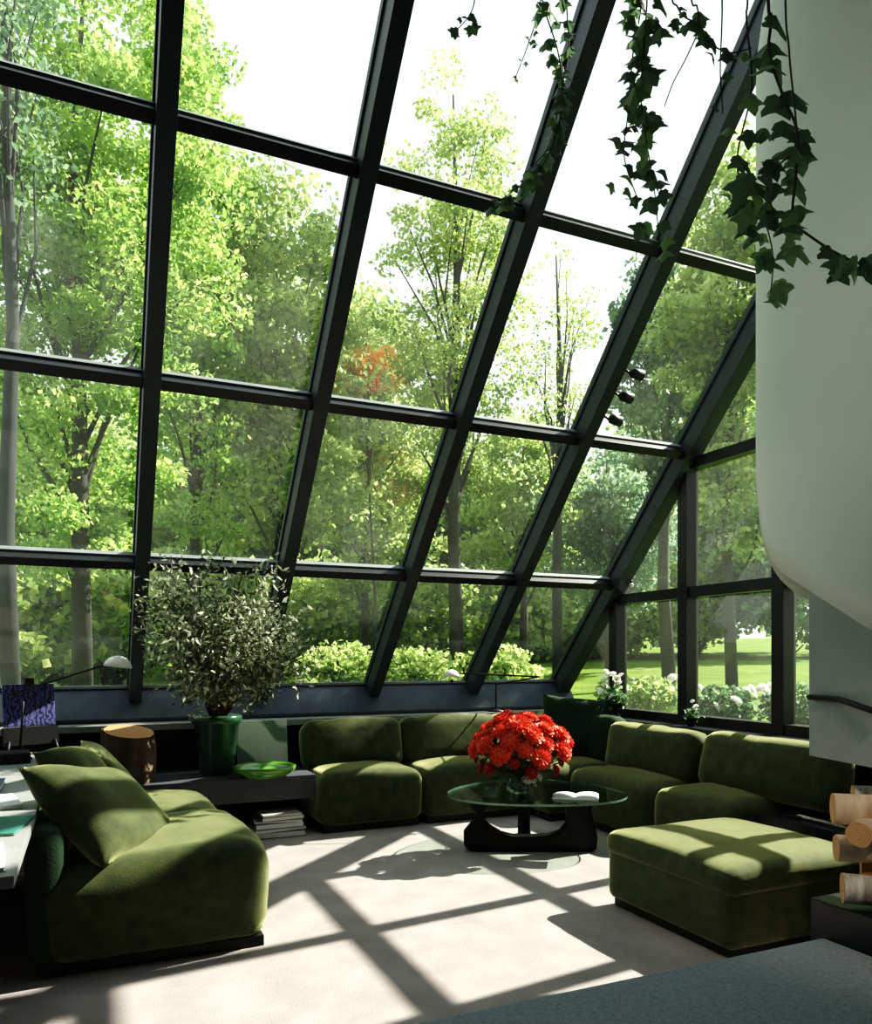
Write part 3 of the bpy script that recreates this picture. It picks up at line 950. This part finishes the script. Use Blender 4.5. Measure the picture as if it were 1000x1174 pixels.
# smooth
for _ in range(1):
    rimz = [(rimz[k - 1] + 2 * rimz[k] + rimz[(k + 1) % seg]) / 4 for k in range(seg)]
levels = [('rim', 0), ('f', .33), ('f', .66), ('f', 1.0)]
ZT = 4.15
prof = [(HRAD, ZT)]
for j in range(1, 9):
    th = PI / 2 * j / 8
    prof.append((HRAD - .34 * (1 - math.cos(th)), ZT + .75 * math.sin(th)))
prof.append((.34, ZC + .03))
for f in (0, .05, .33, .66, 1.0):
    rings.append([bm.verts.new((HRAD * math.cos(2 * PI * k / seg), HRAD * math.sin(2 * PI * k / seg), rimz[k] + (ZT - rimz[k]) * f)) for k in range(seg)])
for r, z in prof[1:]:
    rings.append([bm.verts.new((r * math.cos(2 * PI * k / seg), r * math.sin(2 * PI * k / seg), z)) for k in range(seg)])
for A, B in zip(rings[:-1], rings[1:]):
    for k in range(seg): bm.faces.new((A[k], A[(k + 1) % seg], B[(k + 1) % seg], B[k]))
ir = [bm.verts.new(((HRAD - .04) * math.cos(2 * PI * k / seg), (HRAD - .04) * math.sin(2 * PI * k / seg), rimz[k] + .02)) for k in range(seg)]
for k in range(seg): bm.faces.new((ir[k], ir[(k + 1) % seg], rings[0][(k + 1) % seg], rings[0][k]))
cv = bm.verts.new((0, 0, 2.2))
for k in range(seg): bm.faces.new((cv, ir[(k + 1) % seg], ir[k]))
build('hood_shell', bm, M['plaster'], t)
# grey plate under the hood
A = at(928, 872, 3.62); B = at(1000, 887, 3.22)
dirv = (B - A); dirv.z = 0; dirv.normalize()
bm = bx(0, .95, -.0, .03, .935, 1.95)
ang = math.atan2(dirv.y, dirv.x)
mt = Matrix.Translation((A.x, A.y, 0)) @ Matrix.Rotation(ang, 4, 'Z')
bm.transform(mt)
bm.transform(Matrix.Translation(-HC))
build('smoke_plate', bm, M['plate'], t, smooth=False)
nrm = Vector((dirv.y, -dirv.x, 0))
if nrm.dot(-A) < 0: nrm = -nrm
bm = bmesh.new()
pA = Vector((A.x, A.y, 0)) + nrm * .02 + dirv * .03
hz = 1.21
tube(bm, [pA + Vector((0, 0, hz)), pA + dirv * .2 + Vector((0, 0, hz - .0)) + nrm * .0, pA + dirv * .5 + Vector((0, 0, hz - .04)) + nrm * .04], .013, 8)
bm.transform(Matrix.Translation(-HC))
build('pull_bar', bm, M['black'], t)

# ================================================================== FIREWOOD
M['birch'] = mat('birch', (.55, .38, .25), .8, c2=(.92, .76, .60), scale=16, bump=.8, bscale=30, stretch=(.9, .5, .5))
M['birch_white'] = mat('birch_white', (.16, .13, .10), .8, c2=(.88, .85, .77), scale=20, bump=.8, bscale=30, stretch=(1.2, .4, .4))
M['wood_orange'] = mat('wood_orange', (.42, .18, .05), .7, c2=(.6, .30, .10), scale=5, stretch=(.3, 2, 2))


def log(c, L_, r, az, m, label, seed, split=False, tilt=0.0):
    """c: centre of the near (left) end; axis runs to local +x"""
    t = empty('firewood_log', c, az, label, 'log', 'firewood on the hearth')
    t.rotation_euler[1] = tilt
    seg = 28
    def rr(k, x):
        a = 2 * PI * k / seg
        q = r * (1 + .10 * mnoise.noise(Vector((math.cos(a) * 1.4, math.sin(a) * 1.4, x * 2 + seed))) + .03 * mnoise.noise(Vector((math.cos(a) * 6, math.sin(a) * 6, x * 5 + seed))))
        y, z = q * math.cos(a), q * math.sin(a)
        if split: y = max(y, -r * .25) ; 
        return y, z
    bm = bmesh.new(); prev = None; ends = []
    for i in range(9):
        x = L_ * i / 8
        ring = [bm.verts.new((x, *rr(k, x))) for k in range(seg)]
        if prev:
            for k in range(seg): bm.faces.new((prev[k], prev[(k + 1) % seg], ring[(k + 1) % seg], ring[k]))
        prev = ring
    build('bark', bm, m, t)
    for x, sgn in ((0.0, -1), (L_, 1)):
        bm = bmesh.new(); vs = [bm.verts.new((x + sgn * .001, *rr(k, x))) for k in range(seg)]
        cc = bm.verts.new((x + sgn * .002, r * .2 if split else 0, 0))
        for k in range(seg): bm.faces.new((cc, vs[k], vs[(k + 1) % seg]))
        me_o = build('cut_end', bm, M['end_log'], t, smooth=False)
    return t


m, nt, b = newmat('end_log'); N, L = nt.nodes, nt.links
tc = N.new('ShaderNodeTexCoord'); wv = N.new('ShaderNodeTexWave'); wv.wave_type = 'RINGS'; wv.rings_direction = 'X'
wv.inputs['Scale'].default_value = 30; wv.inputs['Distortion'].default_value = 2.0
cr = N.new('ShaderNodeValToRGB'); cr.color_ramp.elements[0].color = (.56, .30, .13, 1); cr.color_ramp.elements[1].color = (.70, .44, .24, 1)
L.new(tc.outputs['Object'], wv.inputs['Vector']); L.new(wv.outputs['Fac'], cr.inputs['Fac']); L.new(cr.outputs['Color'], b.inputs['Base Color'])
b.inputs['Roughness'].default_value = .7
M['end_log'] = m
LD = 3.25
def lp(u, v, D=LD): return at(u, v, D)
azl = math.radians(-42)
log(lp(966, 1018, 3.25), .55, .062, azl, M['birch_white'], 'white birch log lowest in the firewood pile with a dark mark', 1)
log(lp(988, 997, 3.34), .5, .078, azl - .1, M['wood_orange'], 'split orange wood log near the bottom of the firewood pile', 2, split=True)
log(lp(959, 972, 3.30), .6, .056, azl + .1, M['birch'], 'tan birch log in the middle of the pile pointing at the ottoman', 3)
log(lp(985, 957, 3.12), .5, .052, azl + .95, M['birch'], 'log with its round cut end facing the room in the firewood pile', 4)
log(lp(955, 927, 3.28), .6, .064, azl + .02, M['birch'], 'thick peach coloured birch log on top of the firewood pile', 5)
log(lp(978, 911, 3.42), .5, .040, azl + .05, M['birch_white'], 'thin pale log lying behind the top of the firewood pile', 6)
log(lp(1012, 985, 3.38), .45, .060, azl, M['birch'], 'log at the far right edge of the firewood pile', 7)
# poker and kindling on the ledge
p0 = at(962, 944, 3.75); 
def stick(a, b, r, m, nm, label, cat):
    c = Vector(a); t = build(nm, tube(bmesh.new(), [Vector((0, 0, 0)), (Vector(b) - c) * .5 + Vector((0, 0, .004)), Vector(b) - c], [r, r * .8, r * .7], 7), m, loc=c)
    tag(t, label, cat)
stick((3.99, 3.45, .413), (3.95, 3.02, .413), .011, M['birch_white'], 'kindling_stick', 'pale peeled stick of kindling on the black ledge', 'stick')
stick((4.10, 3.30, .412), (3.98, 3.12, .430), .010, M['white'], 'ash_brush', 'short white handled hearth brush on the black ledge', 'brush')
stick((3.94, 3.50, .410), (4.3, 2.75, .410), .008, M['black'], 'poker', 'thin black iron poker lying on the black ledge', 'poker')

# ================================================================== SPOTLIGHTS on the rafter
for k, (u, v) in enumerate(((748, 402), (738, 435), (722, 466))):
    x0 = 3.53
    # depth where the ray passes just right of the rafter
    s = [3.42, 3.24, 3.05][k]
    base = roof(s, x0 + .05, .13)
    lbs = ['upper of the three small black spotlights clamped to a steel rafter', 'middle one of the three small black spotlights clamped to a steel rafter', 'lower of the three small black spotlights clamped to a steel rafter'][k]
    t = empty('spotlight', base, 0, lbs, 'spotlight', 'black spotlights on the rafter')
    build('bracket', tube(bmesh.new(), [(-.01, 0, 0), (.03, -.01, -.01), (.05, -.02, -.03)], .009, 8), M['black'], t)
    h = lathe(bmesh.new(), [(0, -.05), (.022, -.05), (.036, -.035), (.04, .05), (.034, .05), (.03, -.02), (0, -.02)], 20)
    h.transform(Matrix.Translation((.10, -.03, -.03)) @ Matrix.Rotation(PI / 2 + .15, 4, 'Y'))
    build('lamp_head', h, M['black'], t)
t = empty('glass_bulb', roof(1.5, 4.66, .2), 0, 'tiny white globe bulb on the corner rafter above the side window', 'bulb')
build('globe', lathe(bmesh.new(), [(0, -.03), (.018, -.02), (.022, 0), (.015, .018), (0, .022)], 14), M['white'], t)
build('cap', lathe(bmesh.new(), [(0, .02), (.01, .02), (.01, .045), (0, .045)], 10), M['black'], t)

# ================================================================== IVY
IVY = [(0, -.50), (.16, -.56), (.34, -.42), (.28, -.26), (.52, -.20), (.64, .02), (.40, .06), (.26, .14), (.20, .34), (0, .62),
       (-.20, .34), (-.26, .14), (-.40, .06), (-.64, .02), (-.52, -.20), (-.28, -.26), (-.34, -.42), (-.16, -.56)]


def ivy(path, leafs, label, size=.07, stem_r=.004, fromtop=True, spread=.03):
    """path: world points; leafs: n leaves spread along the lower share of the path"""
    base = Vector(path[0])
    t = empty('ivy_vine', base, 0, label, 'ivy', 'trailing ivy vines')
    pts = [Vector(p) - base for p in path]
    sm = []
    for i in range(len(pts) - 1):
        p0 = pts[max(i - 1, 0)]; p1 = pts[i]; p2 = pts[i + 1]; p3 = pts[min(i + 2, len(pts) - 1)]
        for q in range(8):
            tt = q / 8
            sm.append(.5 * ((2 * p1) + (p2 - p0) * tt + (2 * p0 - 5 * p1 + 4 * p2 - p3) * tt ** 2 + (3 * p1 - p0 - 3 * p2 + p3) * tt ** 3))
    sm.append(pts[-1])
    build('stem', tube(bmesh.new(), sm, [stem_r * (1 - .5 * i / len(sm)) for i in range(len(sm))], 6), M['stem'], t)
    bm = bmesh.new(); tv = []
    n0, n1, dens = leafs
    view = Vector((-.4, -.9, -.15))
    for k in range(dens):
        f = n0 + (n1 - n0) * (k + random.random() * .8) / dens
        idx = min(len(sm) - 1, int(f * (len(sm) - 1)))
        p = sm[idx] + Vector((random.uniform(-1, 1), random.uniform(-1, 1), random.uniform(-1, .4))) * spread
        s = size * random.uniform(.65, 1.2) * (1 - .25 * (f - n0) / max(1e-3, n1 - n0))
        nd = Vector((view.x + random.uniform(-.8, .8), view.y + random.uniform(-.5, .5), random.uniform(-.5, .6))).normalized()
        yv = Vector((random.uniform(-.6, .6), random.uniform(-.3, .3), -1)); yv = (yv - nd * yv.dot(nd)).normalized()
        xv = yv.cross(nd)
        c0 = bm.verts.new(p + nd * .0)
        tn = random.random()
        vs = [bm.verts.new(p + (xv * a + yv * (b + .45)) * s - nd * abs(a) * s * .35 + nd * .12 * s * math.sin(b * 4)) for a, b in IVY]
        for i in range(len(vs)): bm.faces.new((c0, vs[i], vs[(i + 1) % len(vs)]))
        tv += [tn] * (len(vs) + 1)
        # petiole
    me = bpy.data.meshes.new('leaves'); bm.to_mesh(me); bm.free()
    a = me.attributes.new('tint', 'FLOAT', 'POINT'); a.data.foreach_set('value', tv)
    link('leaves', me, M['lf_ivy'], t, smooth=False)
    return t


def vine(pix, D, *a, **k):
    P = [at(u, v, D + d) for u, v, d in pix]
    top = P[0].copy()
    # rises to what it hangs from: the ceiling edge or the glazing bars above the frame
    zt = min(ZC + .03, roof_z(top.y))
    return ivy([Vector((top.x, top.y, zt))] + P, *a, **k)


vine([(548, -60, 0), (545, -5, 0), (538, 18, 0), (522, 36, 0)], 3.4, (.72, 1, 12), 'short tuft of ivy just entering at the top edge left of the other vines', size=.045)
vine([(618, -60, 0), (622, 0, 0), (640, 60, .03), (645, 110, .05), (636, 160, .06), (618, 195, .08), (590, 218, .1), (560, 238, .12)], 3.4, (.25, 1, 40), 'ivy vine sweeping down to the left across the upper glass', size=.078)
vine([(655, -60, 0), (650, 0, 0), (652, 60, 0), (640, 120, 0), (632, 165, 0), (600, 200, 0)], 3.5, (.3, .95, 22), 'ivy vine hanging close beside the sweeping one', size=.065)
vine([(628, -60, 0), (618, 10, 0), (606, 50, 0), (590, 92, 0)], 3.6, (.35, 1, 12), 'short ivy strand with tiny leaves beside the sweeping vine', size=.04)
vine([(742, -60, 0), (742, 0, 0), (738, 60, 0), (735, 110, 0), (741, 160, 0), (750, 215, 0), (757, 285, 0)], 3.1, (.22, 1, 46), 'long dense ivy vine hanging straight between two rafters', size=.092, spread=.06)
vine([(722, -60, 0), (735, 0, 0), (726, 60, 0), (720, 130, 0), (716, 180, 0), (730, 225, 0)], 3.15, (.3, 1, 24), 'shorter bushy ivy strand left of the long straight vine', size=.075, spread=.05)
vine([(768, -60, 0), (778, 10, 0), (800, 30, 0), (790, 60, 0), (772, 95, 0), (762, 122, 0)], 3.1, (.3, .55, 8), 'looping bare ivy stem with few leaves between rafters', size=.05)
vine([(790, -60, 0), (800, 10, 0), (806, 42, 0), (835, 60, 0), (862, 55, 0)], 2.95, (.35, 1, 12), 'ivy strand reaching across to the hood', size=.075)
vine([(828, -60, 0), (828, 20, 0), (826, 80, 0), (829, 130, 0)], 3.02, (.6, 1, 3), 'straight thin ivy stem with two leaves by the hood', size=.05)
vine([(880, -60, 0), (884, 20, 0), (882, 60, 0), (898, 110, -.1), (914, 150, -.15), (913, 200, -.2), (910, 250, -.2), (935, 275, -.2), (975, 298, -.2), (998, 303, -.2)], 2.75, (.2, 1, 24), 'ivy vine with the biggest leaves trailing over the pale hood', size=.105, stem_r=.006, spread=.035)
vine([(858, -60, 0), (856, 20, 0), (862, 100, 0), (845, 190, 0), (872, 240, 0), (886, 290, 0), (884, 335, 0)], 2.85, (.45, 1, 24), 'ivy vine curling down along the edge of the hood', size=.085, spread=.055)
vine([(900, -60, 0), (905, 60, -.1), (913, 160, -.2), (893, 190, -.2), (880, 215, -.2), (888, 245, -.2)], 2.75, (.5, 1, 12), 'bunched ivy strand in front of the hood edge', size=.10, spread=.06)

# ================================================================== OUTSIDE
def ground_z(x, y):
    d = math.hypot(x, y)
    return .60 + .040 * max(0, d - 7) + .05 * math.sin(x * .4) * math.cos(y * .3) * min(1, max(0, (d - 9) / 6))


bm = bmesh.new()
xs = [-30, -20, -12, -8, -5, -3.05] + list(np.linspace(-1, 4.4, 4)) + [4.86, 5.6, 6.5, 8, 10, 13, 16, 20, 25, 32, 42]
ys = [-14, -8, -4, 0, 3, 5, 6, 7.2, 8, 9, 11, 13, 16, 19, 23, 28, 34, 42, 52]
gv = {}
for i, x in enumerate(xs):
    for j, y in enumerate(ys): gv[i, j] = bm.verts.new((x, y, ground_z(x, y)))
for i in range(len(xs) - 1):
    for j in range(len(ys) - 1):
        cx, cy = (xs[i] + xs[i + 1]) / 2, (ys[j] + ys[j + 1]) / 2
        if -3.06 < cx < 4.87 and cy < 7.21: continue
        bm.faces.new((gv[i, j], gv[i + 1, j], gv[i + 1, j + 1], gv[i, j + 1]))
o = build('lawn_ground', bm, M['lawn']); tag(o, kind='structure')


def crown_points(n, c, rad, blobs, bsig, rng=RNG):
    c = np.array(c); rad = np.array(rad)
    b = rng.normal(size=(blobs, 3)); b /= np.linalg.norm(b, axis=1)[:, None]
    b *= (rng.random(blobs) ** (1 / 2.2))[:, None]
    b = c + b * rad * .92
    idx = rng.integers(0, blobs, n)
    bs = bsig * rng.uniform(.6, 1.3, blobs)
    off = rng.normal(size=(n, 3)); off /= np.linalg.norm(off, axis=1)[:, None]
    off *= (rng.random(n) ** .45)[:, None]; off[:, 2] *= .55
    bt = rng.random(blobs)
    p = b[idx] + off * bs[idx][:, None]
    tint = np.clip(.30 * bt[idx] + .30 * (off[:, 2] / .55 + 1) / 2 + rng.normal(.22, .18, n), 0, 1)  # sunlit and shaded greens put into leaf colour, paler towards each clump's top
    return p, tint, b


def tree(u, D, v_top, v_bot, rpx, leaf, n, m, label, blobs=60, bs=.13, trunk=.12, ry=None, cat='tree', nm='tree', vis_branch=True, tmat='bark', grp='trees beyond the glass', lean_=0.0, elong=1.6, name2=None):
    zt, zb = at(u, v_top, D).z, at(u, v_bot, D).z
    p = at(u, 752, D)
    g = ground_z(p.x, p.y)
    R = rpx * D / F_PX
    c = Vector((p.x, p.y, (zt + zb) / 2)); hz = (zt - zb) / 2
    t = empty(nm, (p.x, p.y, g - .05), 0, label, cat, grp)
    cl = Vector((0, 0, c.z - g + .05))
    P_, ti, B_ = crown_points(n, cl, (R, ry or R, hz), blobs, max(R, .6) * bs * 3)
    # keep leaves outside the house
    Y = P_[:, 1] + p.y; Z = P_[:, 2] + g; X = P_[:, 0] + p.x
    inside = (X < 5.2) & (X > -3.3) & (Y < GY - (Z - GZ) / math.tan(PITCH) + .5)
    keep = ~inside & (P_[:, 2] > .03)
    P_, ti = P_[keep], ti[keep]
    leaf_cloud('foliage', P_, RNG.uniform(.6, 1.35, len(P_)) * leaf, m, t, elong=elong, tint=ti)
    bm = bmesh.new()
    top = Vector((lean_, 0, cl.z + hz * .75))
    path = [Vector((0, 0, 0))]
    for q in (.25, .5, .75, 1.0):
        path.append(Vector((random.uniform(-.12, .12) + lean_ * q, random.uniform(-.1, .1), top.z * q)))
    tube(bm, path, [trunk, trunk * .8, trunk * .6, trunk * .4, trunk * .12], 8)
    if vis_branch:
        for k in range(min(blobs, 26)):
            e = Vector(B_[k])
            f = min(.95, max(.15, (e.z - .8) / top.z * .75))
            i = f * 4; i0 = int(i); b0 = path[i0].lerp(path[min(4, i0 + 1)], i - i0)
            mid = b0.lerp(e, .5) + Vector((random.uniform(-.15, .15), random.uniform(-.15, .15), random.uniform(0, .25)))
            r = trunk * (.30 * (1 - f) + .12)
            tube(bm, [b0, mid, e], [r, r * .6, r * .2], 5, cap=False)
    build('trunk', bm, M[tmat], t)
    return t


# near left maple(s)
tree(95, 9.6, -130, 700, 170, .082, 62000, M['lf_bright'], 'big bright green maple filling the far left panes', blobs=170, bs=.09, trunk=.13)
tree(13, 7.6, -160, 330, 44, .08, 1500, M['lf_blue'], 'slender dark trunked tree at the far left edge of the glass', blobs=14, bs=.25, trunk=.10, tmat='bark_dark')
tree(222, 12.5, -60, 690, 88, .10, 27000, M['lf_bright'], 'upright light green tree behind the second rafter from the left', blobs=120, bs=.12, trunk=.1)
tree(318, 14, 190, 700, 118, .13, 30000, M['lf_mid'], 'rounded mid green tree between the second and third rafters', blobs=140, bs=.11, trunk=.1)
tree(420, 17, 290, 710, 105, .15, 24000, M['lf_mid'], 'broad green tree low behind the third rafter', blobs=120, bs=.11, trunk=.1)
tree(525, 15, 40, 600, 80, .10, 16000, M['lf_pale'], 'tall airy pale green tree with a visible slim trunk', blobs=110, bs=.12, trunk=.15, tmat='bark')
tree(600, 20, 470, 700, 85, .16, 15000, M['lf_mid'], 'small green tree low in the middle of the view', blobs=80, bs=.12)
tree(768, 13, 250, 580, 72, .11, 15000, M['lf_blue'], 'blue green tree behind the rafter with the spotlights', blobs=110, bs=.12)
tree(840, 11, 120, 660, 85, .11, 22000, M['lf_mid'], 'leafy tree outside beside the side window', blobs=120, bs=.12, trunk=.09)
tree(640, 16, 250, 620, 58, .09, 2400, M['lf_pale'], 'nearly bare branching tree against the white sky', blobs=60, bs=.12, trunk=.12, tmat='bark_dark')
tree(700, 17, 500, 720, 75, .14, 12000, M['lf_blue'], 'dark green tree low behind the inner rafters', blobs=80, bs=.13)
tree(424, 14.2, 392, 456, 30, .10, 900, M['lf_orange'], 'little tree with orange red leaves in the middle of the green', blobs=16, bs=.25, trunk=.035)
tree(960, 12, 100, 680, 90, .12, 17000, M['lf_mid'], 'tree outside the side window behind the fireplace hood', blobs=110, bs=.12)
# woodland edge closing the view beyond the garden
for u, vt, r, mm, lb in ((-40, 380, 120, 'lf_dark', 'deep green woodland tree at the far left beyond the maple'),
                         (90, 420, 110, 'lf_mid', 'woodland tree far behind the big maple'),
                         (200, 440, 110, 'lf_bright', 'sunny woodland tree far behind the potted shrub'),
                         (310, 450, 110, 'lf_dark', 'deep green woodland tree far behind the rounded tree'),
                         (420, 470, 110, 'lf_mid', 'woodland tree far behind the orange leaved one'),
                         (520, 500, 105, 'lf_dark', 'deep green woodland tree far behind the slim trunk'),
                         (620, 530, 100, 'lf_mid', 'woodland tree far behind the bare branching tree'),
                         (710, 500, 105, 'lf_dark', 'deep green woodland tree far behind the corner rafter'),
                         (800, 400, 110, 'lf_mid', 'woodland tree far across the lawn beyond the side window'),
                         (900, 360, 110, 'lf_bright', 'sunny woodland tree far across the lawn beside the hood')):
    tree(u, 27, vt, 762, r, .24, 15000, M[mm], lb, blobs=110, bs=.10, vis_branch=False, grp='woodland trees beyond the lawn')
# sun-filtering trees to the right (outside the side window)
tree(1500, 6.5, 200, 640, 150, .13, 6500, M['lf_mid'], 'garden tree standing in the sun beyond the side wall', blobs=40, bs=.16)

# hedge and shrub masses, low
def shrub(u, D, v_top, rpx, leaf, n, m, label, hgt=None, ry=1.2, nm='garden_shrub'):
    p = at(u, 752, D); g = ground_z(p.x, p.y)
    zt = at(u, v_top, D).z
    R = rpx * D / F_PX
    t = empty(nm, (p.x, p.y, g - .03), 0, label, 'shrub', 'garden shrubs beyond the glass')
    h = zt - g
    P_, ti, B_ = crown_points(n, (0, 0, h * .5), (R, min(R, ry), h * .5), 50, max(R, .3) * .35)
    keep = P_[:, 2] > .0
    X = P_[:, 0] + p.x; Y = P_[:, 1] + p.y
    keep &= ~((X < 5.0) & (Y < 7.5))
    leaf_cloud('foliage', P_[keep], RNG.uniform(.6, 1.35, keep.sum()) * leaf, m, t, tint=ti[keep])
    bm = bmesh.new()
    for k in range(10):
        tube(bm, [(0, 0, 0), Vector(B_[k]) * .5 + Vector((0, 0, .05)), B_[k]], [.03, .02, .006], 5)
    build('stems', bm, M['bark'], t)
    return t


shrub(30, 11, 640, 110, .14, 6500, M['lf_mid'], 'leafy shrub under the maple at far left')
shrub(120, 12, 655, 90, .14, 5000, M['lf_bright'], 'bright shrub behind the left desk lamp')
shrub(215, 15, 630, 110, .16, 5500, M['lf_mid'], 'leafy shrub seen through the potted shrub')
shrub(350, 19, 645, 110, .18, 6500, M['lf_mid'], 'leafy shrub behind the third rafter')
shrub(470, 21, 640, 110, .19, 6500, M['lf_mid'], 'mid green shrub in the centre of the garden')
shrub(590, 23, 640, 110, .19, 6500, M['lf_mid'], 'leafy shrub in the distance above the red flowers')
shrub(700, 25, 620, 110, .2, 6500, M['lf_mid'], 'green shrub far behind the corner rafter')
shrub(800, 24, 560, 120, .2, 9000, M['lf_mid'], 'tall shrub across the lawn behind the side window')
shrub(905, 23, 540, 120, .2, 9000, M['lf_dark'], 'tall dark shrub at the far side of the lawn near the hood')


shrub(385, 11.5, 738, 62, .08, 4000, M['lf_mid'], 'low leafy shrub close to the glass behind the rafter right of the potted shrub', ry=.6)
shrub(478, 12, 744, 58, .08, 3000, M['lf_mid'], 'low shrub close to the glass above the middle of the back sofa', ry=.6)
shrub(572, 12.5, 740, 55, .08, 3500, M['lf_mid'], 'low leafy shrub close to the glass above the red flowers', ry=.6)


def flowerbed(c, label, s=1.0, nfl=10, m='lf_dark'):
    p = Vector(c); p.z = ground_z(p.x, p.y) + .03
    t = empty('flowering_bush', p, 0, label, 'bush', 'white flowering bushes outside the side window')
    n = 900
    cc = RNG.normal(size=(n, 3)); cc /= np.linalg.norm(cc, axis=1)[:, None]; cc *= (RNG.random(n) ** .4)[:, None]
    cc = cc * np.array([.30, .36, .26]) * s + np.array([0, 0, .27 * s]); cc = cc[cc[:, 2] > 0]
    leaf_cloud('foliage', cc, RNG.uniform(.04, .085, len(cc)), M[m], t)
    build('stems', tube(bmesh.new(), [(0, 0, 0), (0, .02, .4 * s)], [.02, .008], 6), M['stem'], t)
    me = None
    for k in range(nfl):
        a = random.uniform(0, 2 * PI); z = random.uniform(.25, .95)
        e = Vector((math.cos(a) * .30, math.sin(a) * .36, 0)) * s * math.sqrt(1 - (z - .4) ** 2 * 1.2) + Vector((0, 0, .10 + z * .45)) * s
        if me is None:
            o = link('blossom', bloom_mesh(RINGS[:3], .055, 'blossom'), M['petal_white'], t, smooth=False); set_tint(o, lambda c: random.random()); me = o.data
        else:
            o = bpy.data.objects.new('blossom', me); COL.objects.link(o); o.parent = t
        o.location = e; o.rotation_euler = (random.uniform(-1, 1), random.uniform(-1, 1), 0)
    return t


flowerbed((5.25, 6.35, 0), 'white flowering bush just outside the glass corner', 1.0, 9, 'lf_mid')
flowerbed((5.35, 5.45, 0), 'white flowering bush outside the middle of the side window', .9, 10)
flowerbed((5.45, 4.70, 0), 'white flowering bush outside the side window near the hood', 1.0, 14)
flowerbed((5.35, 3.95, 0), 'leafy white flowered bush outside the last side pane', 1.1, 10, 'lf_mid')
flowerbed((5.6, 7.3, 0), 'low pale flowered bush beyond the corner rafter', .9, 6, 'lf_mid')

# ================================================================== LIGHT
w = bpy.data.worlds.new('World'); S.world = w; w.use_nodes = True
N, L = w.node_tree.nodes, w.node_tree.links
bg = N['Background']
tc = N.new('ShaderNodeTexCoord'); sx = N.new('ShaderNodeSeparateXYZ'); cr = N.new('ShaderNodeValToRGB')
L.new(tc.outputs['Generated'], sx.inputs[0]); L.new(sx.outputs['Z'], cr.inputs['Fac']); L.new(cr.outputs['Color'], bg.inputs['Color'])
cr.color_ramp.elements[0].position = 0.0; cr.color_ramp.elements[0].color = (.98, .99, 1.0, 1)
cr.color_ramp.elements[1].position = 1.0; cr.color_ramp.elements[1].color = (.84, .93, 1.0, 1)
bg.inputs['Strength'].default_value = 1.35

sd = bpy.data.lights.new('Sun', 'SUN'); sd.energy = 13.5; sd.angle = math.radians(.7); sd.color = (1.0, .93, .82)
so = bpy.data.objects.new('Sun', sd); COL.objects.link(so)
so.location = (12, 6, 12)
so.rotation_euler = Vector((-1.13, -.14, -1.0)).to_track_quat('-Z', 'Y').to_euler()

ld = bpy.data.lights.new('HearthFill', 'SPOT'); ld.energy = 90; ld.spot_size = math.radians(34); ld.spot_blend = .8; ld.color = (1.0, .84, .66); ld.shadow_soft_size = .12  # fill light added out of view to brighten the firewood, no real fitting
lo = bpy.data.objects.new('HearthFill', ld); COL.objects.link(lo)
lo.location = (1.6, .2, 2.6)
lo.rotation_euler = (Vector((3.1, 2.2, .55)) - lo.location).to_track_quat('-Z', 'Y').to_euler()

ld = bpy.data.lights.new('HoodFill', 'SPOT'); ld.energy = 260; ld.spot_size = math.radians(40); ld.spot_blend = .9; ld.color = (.92, 1.0, .90); ld.shadow_soft_size = .5  # second added fill from behind the camera, lifts the hood's tone
lo = bpy.data.objects.new('HoodFill', ld); COL.objects.link(lo)
lo.location = (1.6, -2.3, 3.9)
lo.rotation_euler = (Vector((3.5, 2.0, 2.9)) - lo.location).to_track_quat('-Z', 'Y').to_euler()

cam = bpy.data.cameras.new('Camera'); co = bpy.data.objects.new('Camera', cam); COL.objects.link(co)
co.location = (0, 0, CH)
co.rotation_euler = (PI / 2, 0, -YAW)
cam.sensor_fit = 'HORIZONTAL'; cam.sensor_width = 36; cam.lens = 36 * F_PX / 1000
cam.shift_y = (HOR - 587) / 1000.0
cam.clip_start = .05; cam.clip_end = 300
S.camera = co

S.view_settings.view_transform = 'Standard'
S.view_settings.look = 'None'
S.view_settings.exposure = 0
S.view_settings.use_curve_mapping = True
cu = S.view_settings.curve_mapping.curves[3]
cu.points.new(.04, .020); cu.points.new(.10, .080); cu.points.new(.22, .225); cu.points.new(.55, .62)
S.view_settings.curve_mapping.update()
S.cycles.max_bounces = 8
S.cycles.transparent_max_bounces = 24
S.cycles.use_denoising = True
S.cycles.sample_clamp_indirect = 6
S.cycles.caustics_reflective = False
S.cycles.caustics_refractive = False
